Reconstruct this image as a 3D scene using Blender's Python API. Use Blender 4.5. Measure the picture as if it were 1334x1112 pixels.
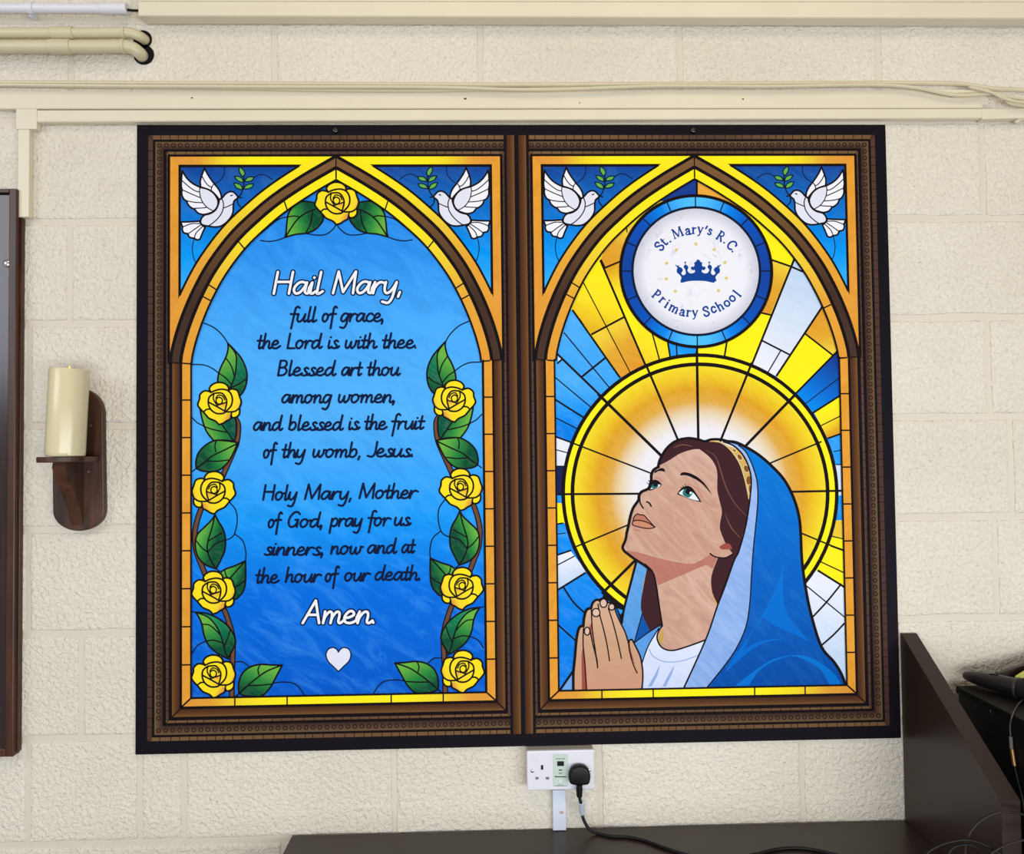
import bpy, bmesh, math, random
from mathutils import Matrix, Vector
from mathutils.geometry import tessellate_polygon

random.seed(7)
for o in list(bpy.data.objects):
    bpy.data.objects.remove(o)
scene = bpy.context.scene
COL = scene.collection
PI = math.pi

# ------------------------------------------------------------------ camera
ZC = 1.60                 # height of the middle of the wall panels above the floor
PF = 0.008                # the printed face of the panels stands this far off the wall
W_IMG, H_IMG, F_PX = 1334.0, 1112.0, 1000.0
CAM = Vector((-0.06213494, -1.7013624 - PF, ZC - 0.037413))
_R = [[0.9995879766393667, 0.01150447780147351, -0.02629684293850754],
      [-0.010745842882592468, 0.9995271322765824, 0.028810392286362944],
      [0.02661585652876434, -0.028515939989186532, 0.9992389290593985]]
AX = [Vector((r[0], r[2], -r[1])) for r in _R]       # right, down, forward in world axes
cam_d = bpy.data.cameras.new('camera')
cam = bpy.data.objects.new('camera', cam_d)
COL.objects.link(cam)
m3 = Matrix((AX[0], -AX[1], -AX[2])).transposed()
cam.matrix_world = Matrix.Translation(CAM) @ m3.to_4x4()
cam_d.sensor_width = 36.0
cam_d.sensor_fit = 'HORIZONTAL'
cam_d.lens = F_PX / W_IMG * 36.0
cam_d.clip_start = 0.05
scene.camera = cam

# ------------------------------------------------------------------ light and exposure
scene.view_settings.view_transform = 'Standard'
scene.view_settings.look = 'None'
scene.view_settings.gamma = 1.0
scene.view_settings.use_curve_mapping = False
scene.view_settings.exposure = -0.05
world = bpy.data.worlds.new('world')
scene.world = world
world.use_nodes = True
_bg = world.node_tree.nodes['Background']
_bg.inputs[0].default_value = (0.98, 0.98, 1.0, 1)
_bg.inputs[1].default_value = 0.33

def area(name, loc, target, sx, sy, power, color):
    d = bpy.data.lights.new(name, 'AREA')
    d.shape = 'RECTANGLE'; d.size = sx; d.size_y = sy
    d.energy = power; d.color = color
    o = bpy.data.objects.new(name, d); COL.objects.link(o)
    o.location = loc
    o.rotation_euler = (Vector(target) - Vector(loc)).to_track_quat('-Z', 'Y').to_euler()
    return o

area('ceiling_light', (0.3, -1.9, 3.9), (0.25, 0, 1.9), 3.0, 0.8, 25, (1.0, 0.81, 0.52))
area('daylight_from_window', (-2.9, -2.4, 2.6), (0.0, 0, 1.2), 1.6, 1.4, 36, (0.84, 0.91, 1.0))
area('daylight_from_far_window', (0.9, -3.1, 0.95), (0.2, 0, 0.75), 4.6, 0.9, 122, (0.92, 0.97, 1.0))

# ------------------------------------------------------------------ mapping between the measured photo and the wall
def ray(u, v):
    return AX[2] + AX[0] * ((u - W_IMG / 2) / F_PX) + AX[1] * ((v - H_IMG / 2) / F_PX)
def at_y(u, v, y=0.0):
    d = ray(u, v); return CAM + d * ((y - CAM.y) / d.y)
def at_z(u, v, z):
    d = ray(u, v); return CAM + d * ((z - CAM.z) / d.z)
def at_x(u, v, x):
    d = ray(u, v); return CAM + d * ((x - CAM.x) / d.x)
def pl(u, v):
    p = at_y(u, v, -PF); return (p.x, p.z - ZC)       # on the printed face, origin at its middle
K = 0.001690                                        # metres per photo pixel on that face

# ------------------------------------------------------------------ materials
LGT = 1.18
def lin(c):
    c /= 255.0
    return c / 12.92 if c <= 0.04045 else ((c + 0.055) / 1.055) ** 2.4
def rgb(r, g, b, k=None):
    k = LGT if k is None else k
    return (min(lin(r) / k, 0.9), min(lin(g) / k, 0.9), min(lin(b) / k, 0.9), 1)
MATS = {}
def mat(name, color, rough=0.5, spec=0.3, metal=0.0, emit=None, es=0.0, noise=0.0, nscale=30, bump=0.0, bscale=200):
    if name in MATS: return MATS[name]
    m = bpy.data.materials.new(name); m.use_nodes = True
    nt = m.node_tree; b = nt.nodes['Principled BSDF']
    b.inputs['Base Color'].default_value = color
    b.inputs['Roughness'].default_value = rough
    b.inputs['Specular IOR Level'].default_value = spec
    b.inputs['Metallic'].default_value = metal
    if emit:
        b.inputs['Emission Color'].default_value = emit; b.inputs['Emission Strength'].default_value = es
    tc = nt.nodes.new('ShaderNodeTexCoord')
    if noise:
        n = nt.nodes.new('ShaderNodeTexNoise'); n.inputs['Scale'].default_value = nscale; n.inputs['Detail'].default_value = 5
        nt.links.new(tc.outputs['Object'], n.inputs['Vector'])
        mx = nt.nodes.new('ShaderNodeMix'); mx.data_type = 'RGBA'
        mx.inputs['A'].default_value = tuple(c * (1 - noise) for c in color[:3]) + (1,)
        mx.inputs['B'].default_value = tuple(min(c * (1 + noise), 1) for c in color[:3]) + (1,)
        nt.links.new(n.outputs['Fac'], mx.inputs['Factor'])
        nt.links.new(mx.outputs['Result'], b.inputs['Base Color'])
    if bump:
        n = nt.nodes.new('ShaderNodeTexNoise'); n.inputs['Scale'].default_value = bscale; n.inputs['Detail'].default_value = 6
        nt.links.new(tc.outputs['Object'], n.inputs['Vector'])
        bp = nt.nodes.new('ShaderNodeBump'); bp.inputs['Strength'].default_value = bump; bp.inputs['Distance'].default_value = 0.002
        nt.links.new(n.outputs['Fac'], bp.inputs['Height'])
        nt.links.new(bp.outputs['Normal'], b.inputs['Normal'])
    MATS[name] = m
    return m

def ramp_mat(name, stops, streak=0.0, sc=(14, 60), rot=0.6, light=(255, 255, 255), rough=0.6, spec=0.05):
    """printed colour that runs through `stops` along UV.x, with the swirled streaks of the printed glass"""
    if name in MATS: return MATS[name]
    m = bpy.data.materials.new(name); m.use_nodes = True
    nt = m.node_tree; b = nt.nodes['Principled BSDF']
    b.inputs['Roughness'].default_value = rough; b.inputs['Specular IOR Level'].default_value = spec
    tc = nt.nodes.new('ShaderNodeTexCoord')
    sep = nt.nodes.new('ShaderNodeSeparateXYZ'); nt.links.new(tc.outputs['UV'], sep.inputs[0])
    cr = nt.nodes.new('ShaderNodeValToRGB'); e = cr.color_ramp.elements
    while len(e) > 1: e.remove(e[-1])
    e[0].position = stops[0][0]; e[0].color = rgb(*stops[0][1])
    for p, c in stops[1:]:
        k = e.new(p); k.color = rgb(*c)
    nt.links.new(sep.outputs['X'], cr.inputs['Fac'])
    out = cr.outputs['Color']
    if streak:
        mp = nt.nodes.new('ShaderNodeMapping'); mp.vector_type = 'TEXTURE'; mp.inputs['Rotation'].default_value = (0, rot, 0)
        mp.inputs['Scale'].default_value = (1 / sc[0], 1, 1 / sc[1])
        nt.links.new(tc.outputs['Object'], mp.inputs['Vector'])
        n = nt.nodes.new('ShaderNodeTexNoise'); n.inputs['Scale'].default_value = 1.0
        n.inputs['Detail'].default_value = 7; n.inputs['Roughness'].default_value = 0.62; n.inputs['Distortion'].default_value = 1.6
        nt.links.new(mp.outputs['Vector'], n.inputs['Vector'])
        r2 = nt.nodes.new('ShaderNodeMapRange')
        r2.inputs['From Min'].default_value = 0.48; r2.inputs['From Max'].default_value = 0.78
        r2.inputs['To Min'].default_value = 0.0; r2.inputs['To Max'].default_value = streak
        nt.links.new(n.outputs['Fac'], r2.inputs['Value'])
        mx = nt.nodes.new('ShaderNodeMix'); mx.data_type = 'RGBA'
        mx.inputs['B'].default_value = rgb(*light)
        nt.links.new(r2.outputs['Result'], mx.inputs['Factor']); nt.links.new(out, mx.inputs['A'])
        r3 = nt.nodes.new('ShaderNodeMapRange')
        r3.inputs['From Min'].default_value = 0.2; r3.inputs['From Max'].default_value = 0.5
        r3.inputs['To Min'].default_value = 1.0 - streak * 0.6; r3.inputs['To Max'].default_value = 1.0
        nt.links.new(n.outputs['Fac'], r3.inputs['Value'])
        ml = nt.nodes.new('ShaderNodeMix'); ml.data_type = 'RGBA'; ml.blend_type = 'MULTIPLY'; ml.inputs['Factor'].default_value = 1.0
        nt.links.new(mx.outputs['Result'], ml.inputs['A']); nt.links.new(r3.outputs['Result'], ml.inputs['B'])
        out = ml.outputs['Result']
    nt.links.new(out, b.inputs['Base Color'])
    MATS[name] = m
    return m

def wood(name, c1, c2, rough=0.35, spec=0.5, scale=(60, 60, 4), bump=0.15):
    if name in MATS: return MATS[name]
    m = bpy.data.materials.new(name); m.use_nodes = True
    nt = m.node_tree; b = nt.nodes['Principled BSDF']
    b.inputs['Roughness'].default_value = rough; b.inputs['Specular IOR Level'].default_value = spec
    tc = nt.nodes.new('ShaderNodeTexCoord')
    mp = nt.nodes.new('ShaderNodeMapping'); mp.inputs['Scale'].default_value = scale
    nt.links.new(tc.outputs['Object'], mp.inputs['Vector'])
    n = nt.nodes.new('ShaderNodeTexNoise'); n.inputs['Scale'].default_value = 1; n.inputs['Detail'].default_value = 6; n.inputs['Distortion'].default_value = 0.8
    nt.links.new(mp.outputs['Vector'], n.inputs['Vector'])
    cr = nt.nodes.new('ShaderNodeValToRGB'); e = cr.color_ramp.elements
    e[0].position = 0.32; e[0].color = rgb(*c1); e[1].position = 0.68; e[1].color = rgb(*c2)
    nt.links.new(n.outputs['Fac'], cr.inputs['Fac']); nt.links.new(cr.outputs['Color'], b.inputs['Base Color'])
    bp = nt.nodes.new('ShaderNodeBump'); bp.inputs['Strength'].default_value = bump; bp.inputs['Distance'].default_value = 0.001
    nt.links.new(n.outputs['Fac'], bp.inputs['Height']); nt.links.new(bp.outputs['Normal'], b.inputs['Normal'])
    MATS[name] = m
    return m

def wall_paint():
    m = bpy.data.materials.new('cream painted blockwork'); m.use_nodes = True
    nt = m.node_tree; b = nt.nodes['Principled BSDF']
    b.inputs['Roughness'].default_value = 0.6; b.inputs['Specular IOR Level'].default_value = 0.22
    tc = nt.nodes.new('ShaderNodeTexCoord')
    big = nt.nodes.new('ShaderNodeTexNoise'); big.inputs['Scale'].default_value = 3; big.inputs['Detail'].default_value = 4
    nt.links.new(tc.outputs['Object'], big.inputs['Vector'])
    cr = nt.nodes.new('ShaderNodeValToRGB'); e = cr.color_ramp.elements
    e[0].position = 0.35; e[0].color = rgb(228, 218, 201); e[1].position = 0.7; e[1].color = rgb(236, 227, 212)
    nt.links.new(big.outputs['Fac'], cr.inputs['Fac'])
    # pits: small irregular flecks, coloured darker where the bump noise is low
    pit = nt.nodes.new('ShaderNodeTexNoise'); pit.inputs['Scale'].default_value = 104; pit.inputs['Detail'].default_value = 3; pit.inputs['Roughness'].default_value = 0.55; pit.inputs['Distortion'].default_value = 0.5
    nt.links.new(tc.outputs['Object'], pit.inputs['Vector'])
    fine = nt.nodes.new('ShaderNodeTexNoise'); fine.inputs['Scale'].default_value = 300; fine.inputs['Detail'].default_value = 3
    nt.links.new(tc.outputs['Object'], fine.inputs['Vector'])
    ridge = nt.nodes.new('ShaderNodeTexVoronoi'); ridge.feature = 'SMOOTH_F1'; ridge.inputs['Scale'].default_value = 130; ridge.inputs['Smoothness'].default_value = 0.6
    vm = nt.nodes.new('ShaderNodeVectorMath'); vm.operation = 'MULTIPLY_ADD'
    vm.inputs[1].default_value = (0.012, 0.012, 0.012)
    nt.links.new(pit.outputs['Color'], vm.inputs[0]); nt.links.new(tc.outputs['Object'], vm.inputs[2])
    nt.links.new(vm.outputs[0], ridge.inputs['Vector'])
    mr = nt.nodes.new('ShaderNodeMapRange'); mr.inputs['From Min'].default_value = 0.22; mr.inputs['From Max'].default_value = 0.33
    mr.inputs['To Min'].default_value = 0.0; mr.inputs['To Max'].default_value = 1.0
    nt.links.new(pit.outputs['Fac'], mr.inputs['Value'])
    mx = nt.nodes.new('ShaderNodeMix'); mx.data_type = 'RGBA'; mx.inputs['A'].default_value = rgb(176, 166, 144)
    nt.links.new(mr.outputs['Result'], mx.inputs['Factor']); nt.links.new(cr.outputs['Color'], mx.inputs['B'])
    nt.links.new(mx.outputs['Result'], b.inputs['Base Color'])
    a1 = nt.nodes.new('ShaderNodeMath'); a1.operation = 'MULTIPLY_ADD'; a1.inputs[1].default_value = 0.24
    nt.links.new(fine.outputs['Fac'], a1.inputs[0]); nt.links.new(pit.outputs['Fac'], a1.inputs[2])
    a2 = nt.nodes.new('ShaderNodeMath'); a2.operation = 'MULTIPLY_ADD'; a2.inputs[1].default_value = -0.22
    nt.links.new(ridge.outputs['Distance'], a2.inputs[0]); nt.links.new(a1.outputs[0], a2.inputs[2])
    bp = nt.nodes.new('ShaderNodeBump'); bp.inputs['Strength'].default_value = 0.78; bp.inputs['Distance'].default_value = 0.009
    nt.links.new(a2.outputs[0], bp.inputs['Height']); nt.links.new(bp.outputs['Normal'], b.inputs['Normal'])
    return m
WALL = wall_paint()
MORTAR = mat('cream painted mortar', rgb(218, 208, 191), 0.65, 0.2, noise=0.04, nscale=8, bump=0.35, bscale=120)
CREAM = mat('cream gloss paint', rgb(226, 216, 191), 0.35, 0.4, noise=0.05, nscale=7, bump=0.12, bscale=60)
CREAM2 = mat('cream paint on pipes', rgb(208, 198, 164), 0.35, 0.45, noise=0.05, nscale=9, bump=0.1, bscale=80)
WHITEP = mat('white plastic', rgb(226, 224, 232), 0.32, 0.45)
BLACKP = mat('black plastic', rgb(14, 12, 13), 0.45, 0.25)
BLACKM = mat('black matt', rgb(9, 8, 9), 0.75, 0.2)
CHROME = mat('bright screw metal', (0.6, 0.6, 0.6, 1), 0.25, 0.5, metal=1.0)
DESKM = mat('dark brown desk laminate', rgb(49, 35, 30), 0.36, 0.4, noise=0.10, nscale=40)
WOODD = wood('dark stained wood', (48, 23, 10), (84, 45, 24), 0.38, 0.45, (50, 50, 5))
WOODB = wood('reddish brown wood', (46, 25, 16), (84, 50, 34), 0.42, 0.4, (40, 40, 8))
WOODF = wood('black brown glossy board', (34, 20, 20), (58, 36, 34), 0.2, 0.6, (45, 45, 3))

# ------------------------------------------------------------------ object helpers
def link(name, me, m, parent=None):
    o = bpy.data.objects.new(name, me); COL.objects.link(o)
    if m is not None:
        for k in (m if isinstance(m, (list, tuple)) else [m]): me.materials.append(k)
    if parent is not None: o.parent = parent
    return o
def from_bm(name, bm, m, parent=None, smooth=False, off=None):
    if off is not None: bmesh.ops.translate(bm, verts=bm.verts, vec=-Vector(off))
    bmesh.ops.recalc_face_normals(bm, faces=bm.faces)
    me = bpy.data.meshes.new(name); bm.to_mesh(me); bm.free()
    if smooth:
        me.shade_smooth()
        me.set_sharp_from_angle(angle=math.radians(38))
    return link(name, me, m, parent)
def empty(name, loc, label=None, cat=None, group=None):
    o = bpy.data.objects.new(name, None); COL.objects.link(o); o.location = loc
    o.empty_display_size = 0.05
    if label: tag(o, label, cat, group)
    return o
def tag(o, label, cat, group=None):
    o['label'] = label; o['category'] = cat
    if group: o['group'] = group
    return o
def struct(o):
    o['kind'] = 'structure'; return o
def box(bm, x0, x1, y0, y1, z0, z1, bev=0.0, seg=2):
    r = bmesh.ops.create_cube(bm, size=1.0)
    vs = r['verts']
    for v in vs:
        v.co = Vector(((x0 + x1) / 2 + v.co.x * (x1 - x0), (y0 + y1) / 2 + v.co.y * (y1 - y0), (z0 + z1) / 2 + v.co.z * (z1 - z0)))
    if bev:
        es = set(e for v in vs for e in v.link_edges)
        bmesh.ops.bevel(bm, geom=list(es), offset=bev, segments=seg, affect='EDGES', profile=0.5)
def prism(bm, pts, a, b, axis='y', bev=0.0, seg=2):
    """extrude an outline: axis y -> pts are (x,z); axis x -> pts are (y,z); axis z -> pts are (x,y)"""
    def mk(p, t):
        return {'y': (p[0], t, p[1]), 'x': (t, p[0], p[1]), 'z': (p[0], p[1], t)}[axis]
    A = [bm.verts.new(mk(p, a)) for p in pts]; B = [bm.verts.new(mk(p, b)) for p in pts]
    n = len(pts)
    fs = [bm.faces.new(A), bm.faces.new(B[::-1])]
    for i in range(n): fs.append(bm.faces.new((A[i], B[i], B[(i + 1) % n], A[(i + 1) % n])))
    if bev:
        es = set()
        for f in fs[:2]:
            es.update(f.edges)
        bmesh.ops.recalc_face_normals(bm, faces=bm.faces)
        bmesh.ops.bevel(bm, geom=list(es), offset=bev, segments=seg, affect='EDGES', profile=0.5)
def cyl(bm, p0, p1, r0, r1=None, n=24, cap=True):
    p0 = Vector(p0); p1 = Vector(p1); r1 = r0 if r1 is None else r1
    d = (p1 - p0).normalized(); q = d.to_track_quat('Z', 'Y')
    A = []; B = []
    for i in range(n):
        a = 2 * PI * i / n; v = q @ Vector((math.cos(a), math.sin(a), 0))
        A.append(bm.verts.new(p0 + v * r0)); B.append(bm.verts.new(p1 + v * r1))
    for i in range(n): bm.faces.new((A[i], A[(i + 1) % n], B[(i + 1) % n], B[i]))
    if cap: bm.faces.new(A[::-1]); bm.faces.new(B)
def lathe(bm, base, axis, prof, n=32):
    """prof: (radius, distance along axis)"""
    base = Vector(base); q = Vector(axis).normalized().to_track_quat('Z', 'Y')
    rings = []
    for r, h in prof:
        if r < 1e-6: rings.append([bm.verts.new(base + q @ Vector((0, 0, h)))]); continue
        rings.append([bm.verts.new(base + q @ Vector((r * math.cos(2 * PI * i / n), r * math.sin(2 * PI * i / n), h))) for i in range(n)])
    for A, B in zip(rings, rings[1:]):
        for i in range(n):
            j = (i + 1) % n
            if len(A) == 1: bm.faces.new((A[0], B[j], B[i]))
            elif len(B) == 1: bm.faces.new((A[i], A[j], B[0]))
            else: bm.faces.new((A[i], A[j], B[j], B[i]))
def cat_rom(P, closed=False, n=8):
    out = []; N = len(P)
    rng = range(N) if closed else range(N - 1)
    for i in rng:
        p0 = P[(i - 1) % N] if closed or i > 0 else P[i]
        p1 = P[i]; p2 = P[(i + 1) % N]
        p3 = P[(i + 2) % N] if closed or i + 2 < N else p2
        for k in range(n):
            t = k / n
            out.append(tuple(0.5 * ((2 * b) + (-a + c) * t + (2 * a - 5 * b + 4 * c - d) * t * t + (-a + 3 * b - 3 * c + d) * t ** 3)
                             for a, b, c, d in zip(p0, p1, p2, p3)))
    if not closed: out.append(tuple(P[-1]))
    return out
def tube(bm, pts, r, n=10, smooth=True, k=8):
    P = [Vector(p) for p in (cat_rom([tuple(p) for p in pts], False, k) if smooth else pts)]
    rings = []; up = Vector((0.13, 0.31, 0.94)); prev = None
    for i, p in enumerate(P):
        t = (P[min(i + 1, len(P) - 1)] - P[max(i - 1, 0)]).normalized()
        if prev is None: u = t.cross(up).normalized()
        else: u = (prev - t * prev.dot(t)).normalized()
        prev = u; w = t.cross(u)
        rr = r[i] if isinstance(r, (list, tuple)) else r
        rings.append([bm.verts.new(p + (u * math.cos(2 * PI * j / n) + w * math.sin(2 * PI * j / n)) * rr) for j in range(n)])
    for A, B in zip(rings, rings[1:]):
        for j in range(n): bm.faces.new((A[j], A[(j + 1) % n], B[(j + 1) % n], B[j]))
    bm.faces.new(rings[0][::-1]); bm.faces.new(rings[-1])
# ================================================================== the room
# the block wall: every face of a block slightly proud of the painted mortar
def block_wall():
    bm = bmesh.new()
    zs = [0.0]
    j0 = 0.4765; pitch = 0.2263
    zz = j0 + ZC
    while zz > 0.03: zz -= pitch
    zj = []
    while zz < 3.3:
        zj.append(zz); zz += pitch
    X0, X1 = -2.2, 2.4
    # a measured perpend joint (world x) for each course, keyed by the joint below it
    known = {3: [-0.54, -0.079, 0.375, 0.833], 2: [-0.79, 1.069], 1: [-0.99], 0: [-1.078, 1.068], -1: [-0.79, 1.114], -2: [-1.077, 1.072],
             -3: [-0.961], -4: [-1.074, -0.834, -0.74, -0.284, 0.168, 0.62]}
    back = 0.0035
    J = 0.0070                     # half a joint
    for k, z0 in enumerate(zj):
        i = round((z0 - (j0 + ZC)) / pitch)
        kk = {1: 3, 0: 2, -1: 1, -2: 0, -3: -1, -4: -2, -5: -3, -6: -4}.get(i)
        xs = list(known.get(kk, [-0.3 + 0.225 * (i % 2)]))
        while xs[0] > X0: xs.insert(0, xs[0] - 0.45)
        while xs[-1] < X1: xs.append(xs[-1] + 0.45)
        full = [xs[0]]
        for a in xs[1:]:
            g = a - full[-1]; n = max(1, round(g / 0.45))
            for q in range(1, n + 1): full.append(full[-1] + g / n if q < n else a)
        for a, b in zip(full, full[1:]):
            ring = []
            x0, x1, zb, zt = a + J * 0.75, b - J * 0.75, z0 + J, z0 + pitch - J
            if x1 - x0 < 0.03: continue
            def edge(p, q):
                n = max(2, int((Vector(q) - Vector(p)).length / 0.022))
                return [(p[0] + (q[0] - p[0]) * s / n, p[1] + (q[1] - p[1]) * s / n) for s in range(n)]
            out = edge((x0, zb), (x1, zb)) + edge((x1, zb), (x1, zt)) + edge((x1, zt), (x0, zt)) + edge((x0, zt), (x0, zb))
            cxm, czm = (x0 + x1) / 2, (zb + zt) / 2
            rings = []
            jit = [random.uniform(-0.0016, 0.0016) for _ in out]
            jit = [(jit[s - 1] + jit[s] + jit[(s + 1) % len(jit)]) / 2 for s in range(len(jit))]
            for inset, y in ((0.0, back), (0.0022, 0.0009), (0.0062, 0.0)):
                r = []
                for s, (x, z) in enumerate(out):
                    dx = min(max(x, x0 + inset), x1 - inset); dz = min(max(z, zb + inset), zt - inset)
                    if z <= zb + 1e-6 or z >= zt - 1e-6: dz += jit[s]
                    if x <= x0 + 1e-6 or x >= x1 - 1e-6: dx += jit[s]
                    r.append(bm.verts.new((dx, y, dz)))
                rings.append(r)
            n = len(out)
            for A, B in zip(rings, rings[1:]):
                for s in range(n): bm.faces.new((A[s], A[(s + 1) % n], B[(s + 1) % n], B[s]))
            f = bm.faces.new(rings[-1]); 
    bmesh.ops.recalc_face_normals(bm, faces=bm.faces)
    for f in bm.faces:
        f.smooth = False
        if f.normal.y > 0.5: f.normal_flip()
    nb = len(bm.faces)
    # the mortar behind, a solid slab
    r = bmesh.ops.create_cube(bm, size=1.0)
    for v in r['verts']: v.co = Vector(((X0 + X1) / 2 + v.co.x * (X1 - X0), 0.0028 + 0.06 + v.co.y * 0.12, 1.6 + v.co.z * 3.2))
    bm.faces.ensure_lookup_table()
    for f in bm.faces[nb:]: f.material_index = 1
    bmesh.ops.delete(bm, geom=[v for v in bm.verts if v.co.z < -0.3], context='VERTS')
    me = bpy.data.meshes.new('wall_back'); bm.to_mesh(me); bm.free()
    o = link('wall_back', me, [WALL, MORTAR])
    struct(o)
block_wall()
bm = bmesh.new(); box(bm, -2.2, 2.4, -3.8, 0.12, -0.1, 0.0)
struct(from_bm('floor', bm, mat('grey floor vinyl', rgb(120, 112, 104), 0.5, 0.3, noise=0.08, nscale=20)))

# ================================================================== trunking, battens and pipes above the panels
def wx(u, v, y=0.0): return at_y(u, v, y).x
def wz(u, v, y=0.0): return at_y(u, v, y).z
def rail(name, label, cat, u0, u1, v0, v1, d, uv=700, m=CREAM, bev=0.0015, y1=-0.0004, extend=None, v0r=None, v1r=None):
    """a straight length along the wall whose front face shows v0..v1 at the photo column uv"""
    bm = bmesh.new()
    x0 = wx(u0, (v0 + v1) / 2, -d); x1 = wx(u1, (v0 + v1) / 2, -d)
    zt0 = wz(max(u0, 0), v0, -d); zb0 = wz(max(u0, 0), v1, -d)
    zt1 = wz(min(u1, 1334), v0r or v0, -d); zb1 = wz(min(u1, 1334), v1r or v1, -d)
    xa = wx(max(u0, 0), v0, -d); xb = wx(min(u1, 1334), v0, -d)
    def zl(za, zb, x): return za + (zb - za) * (x - xa) / (xb - xa)
    n = 1
    pts = [(x0, zl(zb0, zb1, x0)), (x1, zl(zb0, zb1, x1)), (x1, zl(zt0, zt1, x1)), (x0, zl(zt0, zt1, x0))]
    prism(bm, pts, y1, -d, 'y')
    bmesh.ops.recalc_face_normals(bm, faces=bm.faces)
    if bev: bmesh.ops.bevel(bm, geom=list(bm.edges), offset=bev, segments=2, affect='EDGES')
    c = Vector(((x0 + x1) / 2, 0, pts[0][1]))
    o = from_bm(name, bm, m, off=c); o.location = c
    if label: tag(o, label, cat)
    return o
# big box trunking along the very top
T = empty('box_trunking', (wx(700, 10), 0, wz(700, 22, -0.03)), 'wide cream box trunking along the very top of the wall', 'cable trunking')
def rail_part(name, *a, parent=None, **k):
    o = rail(name, None, None, *a, **k); o.parent = parent; o.location = Vector(o.location) - parent.location; return o
rail_part('trunking_body', 180, 1420, -40, 20.5, 0.034, parent=T, v0r=-38, v1r=24)
rail_part('cover_lip', 181, 1420, -2, 1.2, 0.036, parent=T, y1=-0.0335, bev=0.0004, v0r=-1, v1r=2.2)
bm = bmesh.new(); a = at_y(188, 22, -0.02); b = at_y(196, 22, -0.012)
box(bm, a.x, b.x, a.y, b.y, a.z - 0.0035, a.z + 0.002)
o = from_bm('underside_slot', bm, mat('slot brown', rgb(70, 50, 38), 0.7), T); o.location = -T.location
# upper batten and lower trunking
BT = rail('timber_batten', 'long cream painted batten with cables lying along its top edge', 'batten', -60, 1279.5, 118, 141.6, 0.015, v0r=116.5, v1r=140.6, bev=0.0012)
B2 = empty('mini_trunking', (wx(700, 150), 0, wz(700, 160)), 'narrow cream trunking along the top of the printed panels, with a short drop at left', 'cable trunking')
rail_part('trunking_body', 46, 1420, 143.4, 158.8, 0.017, parent=B2, v0r=141.2, v1r=153.6)
rail_part('cover_joint', 1279, 1420, 141.4, 155.2, 0.0178, parent=B2, v0r=141.2, v1r=153.6, bev=0.0006)
def rect_box(u0, u1, v0, v1, y0, y1, bev=0.001):
    bm = bmesh.new(); a = at_y(u0, v1, y1); b = at_y(u1, v0, y1)
    box(bm, a.x, b.x, y1, y0, a.z, b.z, bev); return bm
o = from_bm('tee_cover', rect_box(20.5, 48, 141.6, 168, -0.0004, -0.0185), CREAM, B2); o.location = -B2.location
o = from_bm('drop_length', rect_box(22.8, 38.2, 165, 282.5, -0.0004, -0.0165), CREAM, B2); o.location = -B2.location
for (u, v, r) in ((250, 127.5, 2.0), (606, 128.5, 2.6), (755, 134, 1.4), (968, 129, 2.0), (1239, 126, 1.6)):
    p = at_y(u, v, -0.0152); bm = bmesh.new()
    prism(bm, [(p.x + r * 0.7 * K * math.cos(t * PI / 5) * (1 + 0.3 * (t % 2)), p.z + r * 0.45 * K * math.sin(t * PI / 5)) for t in range(10)], -0.0149, -0.01505, 'y')
    from_bm('nail_hole', bm, mat('nail hole dark', rgb(70, 56, 44), 0.8, 0.1), BT, off=BT.location)
# loose cables on the batten and where they drop away on the right
CABM = mat('cream painted cable', rgb(214, 203, 172), 0.4, 0.35, noise=0.06, nscale=20)
cab = [
    ('thick cream painted cable lying highest along the top of the batten', 2.9,
     [(-40, 107.5), (200, 108.5), (420, 109.5), (640, 110.5), (900, 109.5), (1060, 108.8), (1180, 108.3), (1250, 109.5), (1300, 116), (1370, 118)], -0.006),
    ('thin cream painted cable sagging just above the batten face', 2.0,
     [(-40, 111), (110, 113.5), (300, 115), (420, 117.5), (560, 118), (720, 115.5), (900, 113), (1080, 112), (1180, 113), (1235, 122.5), (1290, 123), (1380, 137)], -0.0192),
    ('cream painted cable dipping below the others at the right end of the batten', 2.3,
     [(-40, 110), (150, 112), (380, 113), (560, 113.5), (700, 117), (860, 112), (1000, 112.5), (1130, 110.5), (1190, 114), (1245, 124), (1300, 122.5), (1318, 135), (1380, 143)], -0.0268),
    ('cream painted cable crossing diagonally at the top right corner', 2.0,
     [(1262, 113), (1290, 120), (1308, 128), (1330, 133), (1380, 136)], -0.0340),
]
for lab, r, P, y in cab:
    bm = bmesh.new()
    tube(bm, [at_y(u, v, y) for u, v in P], r * K, 8)
    c = at_y(P[0][0], P[0][1], y)
    o = from_bm('painted_cable', bm, CABM, smooth=True, off=c); o.location = c
    tag(o, lab, 'cable', 'painted cables on the batten')
bm = bmesh.new(); tube(bm, [at_y(1322, 160, -0.008), at_y(1331, 154.5, -0.012), at_y(1350, 153, -0.012), at_y(1390, 154, -0.012)], 2.6 * K, 8)
c = at_y(1340, 155, -0.012); o = from_bm('painted_cable', bm, CABM, smooth=True, off=c); o.location = c
tag(o, 'short cream painted cable end below the narrow trunking at the right edge', 'cable')

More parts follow.
